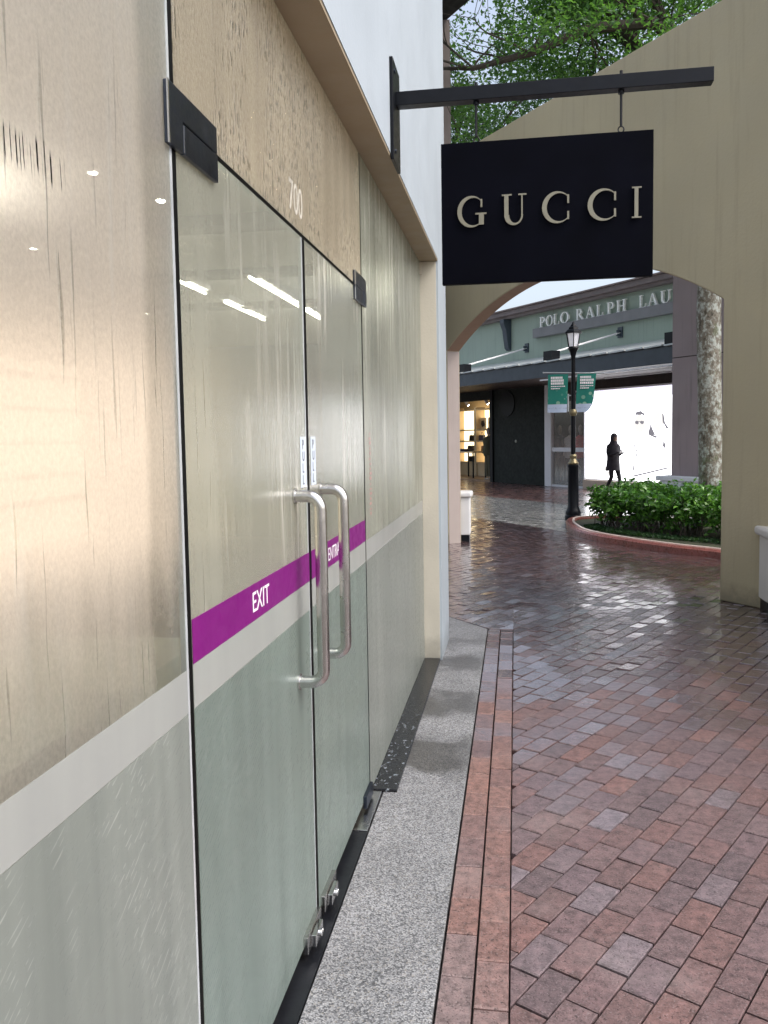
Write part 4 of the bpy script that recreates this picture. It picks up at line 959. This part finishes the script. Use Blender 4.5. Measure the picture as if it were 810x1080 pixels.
mb = MB(); mb.tube([FW(3.0, AO+.01, 2.93), FW(7.8, AO+.01, 2.96)], .02, 6); mb.tube([FW(3.9, 1.2, 2.95), FW(7.0, 1.2, 2.95)], .018, 6); mb.build('pipe', m_frame, aw_)
F('awning_end_cap', (7.55, 7.845, AO+.001, AO+.05, 3.05, 3.41), m_bluegrey, aw_)
for s in (-5.0, -.92, 3.18, 7.28):
    mb = MB(); mb.tube([FW(s, .03, 4.21), FW(s, 2.28, 3.62)], .024, 8); rod = mb.build('tie_rod', m_frame, store, smooth_=True)
    mb = MB(); fbox(mb, s-.09, s+.09, .002, .03, 4.08, 4.36); fbox(mb, s-.02, s+.02, .03, .14, 4.12, 4.28); mb.build('wall_plate', m_bluegrey, rod)
    mb = MB(); fbox(mb, s-.17, s+.17, 2.16, 2.42, 3.405, 3.66); mb.build('anchor_box', m_black, rod)
# ground floor: dark boarded bay, shop windows, lit display
F('dark_boarding', (-2.70, .0, -.06, .05, .0, 3.078), m_dkgreen)
mb = MB(); mb.tube([FW(-1.9, .051, 2.55), FW(-1.9, .08, 2.55)], .40, 28); mb.build('round_emblem', m_black, store)
mb = MB(); mb.tube([FW(-1.45, .051, 1.35), FW(-1.45, .07, 1.35)], .045, 14); mb.build('door_button', pm('dull_brass', (.35, .36, .30), .5), store)
F('boarding_post', (-2.86, -2.705, -.06, .10, 0, 3.078), m_black)
F('window_frame', [(.003, .30, -.06, .06, 0, 3.078), (1.755, 1.788, -.06, .04, 0, 2.52), (.301, 1.754, -.03, .01, 1.04, 1.16), (.301, 1.754, -.03, .03, 0, .06)], m_frame)
F('window_head', [(.301, 5.2, -.05, .02, 2.78, 3.077), (.301, 1.754, -.05, .02, 2.5, 2.779)], m_dkbrown)
m_pane = glass_mat('store_window_glass', .02, 0., grain=0., gl=.02, broad=0., tint=(.95, .95, .95), refl=.35)
F('window_glass', [(.302, 1.753, -.012, -.006, .061, 1.039), (.302, 1.753, -.012, -.006, 1.161, 2.499)], m_pane)
# light box
m_screen = em('lit_display_face', (.97, .97, 1.), 3.6); m_print = em('display_print_grey', (.30, .29, .33), .8); m_print2 = em('display_print_tan', (.96, .92, .89), 1.0); m_scrtop = em('display_top_lilac', (.80, .76, .92), 1.5)
db = F('display_box', [(1.79, 5.2, -.14, -.02, .0, 2.779)], m_frame); tag(db, 'white illuminated shop display with faint portrait print')
F('lit_face', (1.81, 5.18, -.019, -.012, .30, 2.50), m_screen, db)
F('lit_header', (1.81, 5.18, -.019, -.010, 2.503, 2.73), m_scrtop, db)
F('plinth', (1.785, 5.2, -.018, .10, 0, .26), pm('pale_wood_plinth', (.52, .42, .33), .6), db)
F('top_rail', (1.4, 5.2, .02, .09, 2.735, 2.778), m_frame, db)
def prt(polys, mat, o):
    mb = MB()
    for p in polys: mb.prism(p, FW(.16, o, 0), U, Z, V*.002)
    mb.build('print', mat, db)
def blob(cx, cz, rx, rz, n=12, j=.2, a0=0, a1=360): return [(cx+rx*math.cos(R(a0+(a1-a0)*i/n))*(1+random.uniform(-j, j)), cz+rz*math.sin(R(a0+(a1-a0)*i/n))*(1+random.uniform(-j, j))) for i in range(n)]
prt([[(3.55, 2.02), (3.58, 2.10), (3.75, 2.13), (3.88, 2.06), (3.90, 1.98), (3.80, 2.03)],
     blob(3.62, 1.83, .065, .045), blob(3.80, 1.83, .065, .045), [(3.55, 1.86), (3.88, 1.86), (3.88, 1.845), (3.55, 1.845)],
     [(4.10, 1.86), (4.14, 1.72), (4.22, 1.58), (4.28, 1.50), (4.16, 1.50), (4.02, 1.58), (4.08, 1.70)], [(4.02, 1.58), (4.2, 1.50), (4.36, 1.46), (4.28, 1.42), (4.05, 1.50)],
     [(4.50, 2.05), (4.55, 2.02), (4.60, 1.80), (4.75, 1.64), (4.64, 1.66), (4.52, 1.82)], [(4.55, 1.40), (4.62, 1.25), (4.60, 1.15), (4.52, 1.22)],
     [(3.46, .52), (3.50, .74), (3.56, .86), (3.54, .66), (3.48, .44)], [(3.46, .44), (4.72, .70), (4.72, .66), (3.5, .40)],
     blob(3.55, 1.22, .03, .05), blob(3.62, 1.10, .025, .04), blob(3.60, .98, .03, .05), blob(3.46, 1.30, .02, .04)], m_print, -.011)
prt([blob(3.72, 1.80, .19, .24, 18, .03), blob(4.36, 1.86, .20, .26, 18, .03), [(2.15, .9), (2.35, .75), (2.65, .42), (2.55, .40), (2.25, .70)], [(2.0, .5), (2.15, .7), (2.2, .6), (2.1, .42)], [(4.3, .75), (4.36, 1.2), (4.40, 1.2), (4.36, .72)]], m_print2, -.0115)
# interior of the clothing window
F('back_wall', (-2.5, 1.79, -2.2, -2.1, 0, 3.08), pm('shop_brown_wall', (.16, .11, .09), .7, var=.3)); F('shop_floor', (-9.6, 5.2, -4.2, -.061, -.02, .03), pm('store_floor', (.30, .20, .13), .35, var=.15)); F('shop_ceiling', (-9.6, 5.2, -4.2, -.31, 3.08, 3.2), pm('store_ceiling', (.45, .43, .40), .8))
F('partition', [(-2.6, -2.5, -4.2, -.061, .03, 3.08), (1.8, 1.9, -4.2, -.15, .03, 3.08), (-9.7, -9.6, -4.2, -.3, 0, 3.2), (-2.86, -2.75, -4.2, -.061, .03, 3.08)], m_dkbrown)
F('back_wall', (-9.6, -2.86, -2.6, -2.5, 0, 3.08), pm('warm_store_wall', (.55, .42, .27), .8))
mb = MB()
for s_ in (-.6, .3, 1.2): mb.tube([FW(s_, -.55, 3.06), FW(s_, -.55, 3.075)], .08, 12)
mb.build('added_fill_lamp', em('added_fill_glow', (1., .85, .7), 12.), store)  # hidden glowing discs added to light the mannequins
F('spandrel', [(-7.2, -2.86, -.05, .02, 2.72, 3.078)], m_dkgreen)
m_skin = pm('mannequin_pale', (.45, .38, .33), .5)
def mannequin(s, o, top, leg, label, sc=1.):
    b = FW(s, o, .03); t = thing('mannequin', b, label, 'mannequin', 'mannequins inside the store windows')
    mb = MB(); mb.lathe([(.16, 0), (.16, .015)], b, 16); mb.tube([b+Z*.015, b+Z*.12], .012, 8); mb.build('stand', m_steel, t)
    for sx in (-.085, .085):
        c = b + U*sx; mb = MB(); mb.tube([c+Z*.08, c+Z*.45, c+Z*.82], [.055, .075, .095], 10); mb.build('trouser_leg', leg, t, smooth_=True)
    mb = MB(); mb.lathe([(.13, .80), (.15, .90), (.12, 1.08), (.155, 1.28), (.15, 1.40), (.07, 1.46), (.05, 1.49)], b, 16, 1.25, .8)
    for sx in (-1, 1): mb.tube([b+U*(.17*sx)+Z*1.38, b+U*(.235*sx)+Z*1.12, b+U*(.22*sx)+V*.08+Z*.88], [.055, .045, .035], 8)
    mb.build('jacket', top, t, smooth_=True)
    mb = MB(); mb.lathe([(.04, 1.491), (.045, 1.54), (.075, 1.60), (.085, 1.68), (.06, 1.76), (.01, 1.79)], b, 14, .85, 1.); mb.build('head', m_skin, t, smooth_=True)
m_olive = pm('olive_cloth', (.10, .10, .055), .8, var=.2); m_khaki = pm('khaki_cloth', (.12, .11, .07), .8, var=.2)
m_navy = pm('navy_cloth', (.02, .025, .05), .8, var=.2); m_redcloth = pm('red_cloth', (.55, .04, .06), .7, var=.25, vscale=12); m_whitecloth = pm('white_cloth', (.7, .68, .66), .8)
mannequin(-4.12, -.7, m_olive, m_khaki, 'mannequin in olive outfit beside the warm lit shelves')
mannequin(.42, -.6, m_whitecloth, m_navy, 'mannequin in white top directly behind the lamp post')
mannequin(.98, -.5, m_redcloth, m_navy, 'mannequin in bright red top behind clothing window')
mannequin(-.1, -.6, m_navy, m_navy, 'dark navy dressed mannequin at window edge near white post')
# warm shelving with goods in the small left shop
m_shelfglow = em('warm_shelf_light', (1., .80, .48), 2.6)
sh = thing('display_shelf', FW(-6.1, -1.7, .03), 'cream lit shelving full of goods in small shop', 'shelf')
F('back_panel', (-7.6, -4.4, -1.96, -1.9, .5, 2.5), m_shelfglow, sh)
m_cream_sh = pm('cream_shelf', (.65, .52, .34), .5)
F('shelf', [(-7.6, -4.4, -1.899, -1.5, z, z+.05) for z in (.5, .9, 1.3, 1.72, 2.48)], m_cream_sh, sh, .004)
F('upright', [(s, s+.14, -1.895, -1.49, .03, 2.6) for s in (-7.7, -6.25, -4.5)], m_cream_sh, sh, .004)
F('kick_panel', (-7.6, -4.4, -1.9, -1.55, .035, .499), m_cream_sh, sh)
m_bag = [pm('black_leather', (.015, .013, .02), .35), pm('navy_leather', (.03, .03, .07), .35), pm('cream_leather', (.65, .55, .42), .4), pm('tan_leather', (.30, .16, .07), .4)]
spots = [(-6.6, 1.35, 0, .34, 'black handbag on the middle shelf of the warm lit shop'), (-5.95, 1.35, 1, .3, 'navy handbag on the middle shelf beside the shelf upright'), (-5.4, 1.35, 2, .3, 'cream handbag on the middle shelf near the olive mannequin'),
         (-6.7, .95, 0, .4, 'wide black bag on the second lowest shelf'), (-5.8, .95, 3, .3, 'tan bag on the second lowest shelf near upright'), (-5.4, .55, 2, .32, 'cream bag on the lowest shelf by the mannequin'), (-6.65, .55, 0, .36, 'black bag on the lowest shelf of small shop')]
for s, z, k, wd, lab in spots:
    b = FW(s, -1.66, z); t = thing('handbag', b, lab, 'handbag', 'handbags on the lit shelves')
    mb = MB(); mb.prism([(-wd/2, .001), (wd/2, .001), (wd*.42, .21), (-wd*.42, .21)], b-V*.07, U, Z, V*.14); mb.build('body', m_bag[k], t, bevel=.02)
    mb = MB(); mb.tube([b+U*(wd*.25*math.cos(R(a)))+Z*(.205+.10*math.sin(R(a))) for a in range(0, 181, 20)], .009, 6); mb.build('handle', m_bag[k], t)
for s, lab in ((-5.95, 'framed print left on the top lit shelf'), (-5.4, 'framed print right on the top lit shelf beside mannequin')):
    b = FW(s, -1.7, 1.772); t = thing('picture_frame', b, lab, 'picture', 'framed prints on the top shelf')
    mb = MB(); fbox(mb, s-.2, s+.2, -1.72, -1.69, 1.772, 2.2); mb.build('frame', m_cream_sh, t)
    mb = MB(); mb.prism(blob(s-.03, 2.0, .10, .13, 14, .35), FW(0, -1.689, 0), U, Z, V*.003); mb.prism(blob(s+.07, 1.95, .06, .09, 10, .35), FW(0, -1.689, 0), U, Z, V*.004); mb.build('print', m_bag[0], t)
tt = thing('display_table', FW(-5.3, -.75, .03), 'display table with thin dark legs inside the small shop', 'table')
F('tabletop', (-6.0, -4.75, -1.1, -.45, .93, .98), m_cream_sh, tt)
for s in (-5.95, -4.83):
    for o in (-1.05, -.53): F('leg', (s, s+.04, o, o+.04, .031, .929), m_black, tt)
tag(F('stacked_jumper', [(-5.85, -5.4, -.95, -.55, .981, 1.06)], m_navy, None, .02), 'dark folded jumper lying on the display table', 'jumper')
m_spot = em('spot_glow', (1., .94, .82), 30.)
for s, lab in ((-6.0, 'white track spotlight over left part of the lit shelves'), (-4.7, 'white track spotlight above the olive mannequin')):
    b = FW(s, -1.0, 2.72); t = thing('spotlight', b, lab, 'light', 'track spotlights in the small shop')
    mb = MB(); mb.tube([b+Z*.33, b+Z*.10], .014, 8); mb.tube([b+Z*.12+V*.05, b-Z*.04-V*.08], .06, 12); mb.build('can', m_frame, t)
    d_ = (Z*-.16-V*.13).normalized(); mb = MB(); mb.tube([b-Z*.042-V*.083, b-Z*.05-V*.092], .05, 12); mb.build('lamp', m_spot, t)
# pillar at the corner of the store
pr_ = F('pillar', [(7.90, 9.6, 2.0, 3.0, .70, 3.035), (7.90, 9.6, 2.0, 3.0, 3.055, 7.)], m_mauve); tag(pr_, 'mauve rendered corner pillar on white plinth')
F('groove', (7.92, 9.58, 2.02, 2.985, 3.034, 3.056), m_dkbrown, pr_)
F('plinth', [(7.66, 9.8, 1.8, 3.2, 0, .52), (7.72, 9.75, 1.86, 3.15, .521, .60), (7.66, 9.8, 1.8, 3.2, .601, .70)], pm('white_plinth', (.68, .71, .74), .6, var=.05), pr_, .02)
# ------------------------------------------------------------------ person walking past the display
def person():
    base = FW(3.65, .67, 0); fwd = (U*.96+V*.15).normalized(); side = Vector((-fwd.y, fwd.x, 0)); H = 1.54/1.7
    t = thing('person', base, 'person in dark headscarf and long coat walking while looking at a phone', 'person')
    def W(f, s, z): return base + (fwd*f + side*s + Z*z)*H
    vs = []; es = []; rd = []
    def ad(f, s, z, r, par=None):
        vs.append(W(f, s, z)-base); rd.append(r*H); i = len(vs)-1
        if par is not None: es.append((par, i))
        return i
    pel = ad(0, 0, .92, .125); wst = ad(0, 0, 1.06, .115, pel); ch = ad(0, 0, 1.25, .135, wst); sh_ = ad(.01, 0, 1.38, .10, ch); nk = ad(.03, 0, 1.46, .05, sh_); hd_ = ad(.05, 0, 1.545, .082, nk); ad(.055, 0, 1.64, .07, hd_)
    nose = ad(.135, 0, 1.565, .014, hd_)
    for sd, kn, an, toe in ((1, (.16, .50), (.27, .10), .14), (-1, (.06, .48), (-.22, .13), .11)):
        h_ = ad(0, .085*sd, .88, .095, pel); k_ = ad(kn[0], .09*sd, kn[1], .062, h_); a_ = ad(an[0], .09*sd, an[1], .042, k_); ad(an[0]+toe, .095*sd, .035, .032, a_)
    for sd in (1, -1):
        s_ = ad(.0, .17*sd, 1.36, .062, sh_); e_ = ad(.02, .20*sd, 1.10, .048, s_); w_ = ad(.24, .10*sd, 1.14, .030, e_); p_ = ad(.31, .085*sd, 1.155, .030, w_)
        for q in range(4): f1 = ad(.36, .085*sd+(q-1.5)*.019, 1.17, .009, p_); ad(.38, .06*sd+(q-1.5)*.019, 1.185+.002*q, .008, f1)
        ad(.335, .055*sd, 1.185, .010, p_)
    me = bpy.data.meshes.new('body'); me.from_pydata([tuple(v) for v in vs], es, []); o = bpy.data.objects.new('body', me); COL.objects.link(o); o.parent = t
    sm = o.modifiers.new('skin', 'SKIN'); sm.use_smooth_shade = True
    for i, sv in enumerate(me.skin_vertices[0].data): sv.radius = (rd[i], rd[i]); sv.use_root = (i == pel)
    o.modifiers.new('sub', 'SUBSURF').levels = 1; o.modifiers['sub'].render_levels = 2
    dark = pm('dark_cloth', (.018, .016, .020), .8, var=.3); me.materials.append(dark)
    def ell(prof, mat, name, seg=20):
        mb = MB(); vv = []
        for z, cf, rf, rs_ in prof:
            for k in range(seg):
                a = 2*math.pi*k/seg; vv.append(W(cf+rf*math.cos(a), rs_*math.sin(a), z))
        m_ = len(prof)
        mb.add(vv, [(i*seg+k, i*seg+(k+1) % seg, (i+1)*seg+(k+1) % seg, (i+1)*seg+k) for i in range(m_-1) for k in range(seg)]+[tuple(range(seg)), tuple(range((m_-1)*seg, m_*seg))])
        mb.build(name, mat, t, smooth_=True)
    ell([(.66, -.02, .19, .21), (.80, -.01, .175, .20), (.98, 0, .155, .185), (1.12, .0, .15, .19), (1.28, .0, .16, .215), (1.38, 0, .12, .20), (1.43, .01, .08, .12)], pm('dark_coat', (.022, .018, .024), .85, var=.3), 'coat')
    ell([(1.22, -.06, .13, .13), (1.32, -.02, .15, .17), (1.42, .0, .12, .13), (1.50, .02, .10, .095), (1.58, .025, .105, .098), (1.66, .03, .10, .09), (1.715, .03, .06, .055), (1.73, .03, .01, .01)], pm('headscarf_cloth', (.035, .027, .035), .85, var=.3), 'headscarf')
    ell([(1.505, .095, .035, .055), (1.53, .10, .04, .062), (1.57, .10, .042, .064), (1.61, .098, .04, .058), (1.63, .095, .02, .03)], pm('face_skin', (.20, .12, .085), .55), 'face')
    mb = MB(); c = W(.385, 0, 1.20); mb.prism([(-.035, -.07), (.035, -.07), (.035, .07), (-.035, .07)], c, side, (fwd*.7+Z*.5).normalized(), (Z*.7-fwd*.5).normalized()*.009)
    tag(mb.build('phone', m_frame), 'pale phone held by the walking person', 'phone')
person()
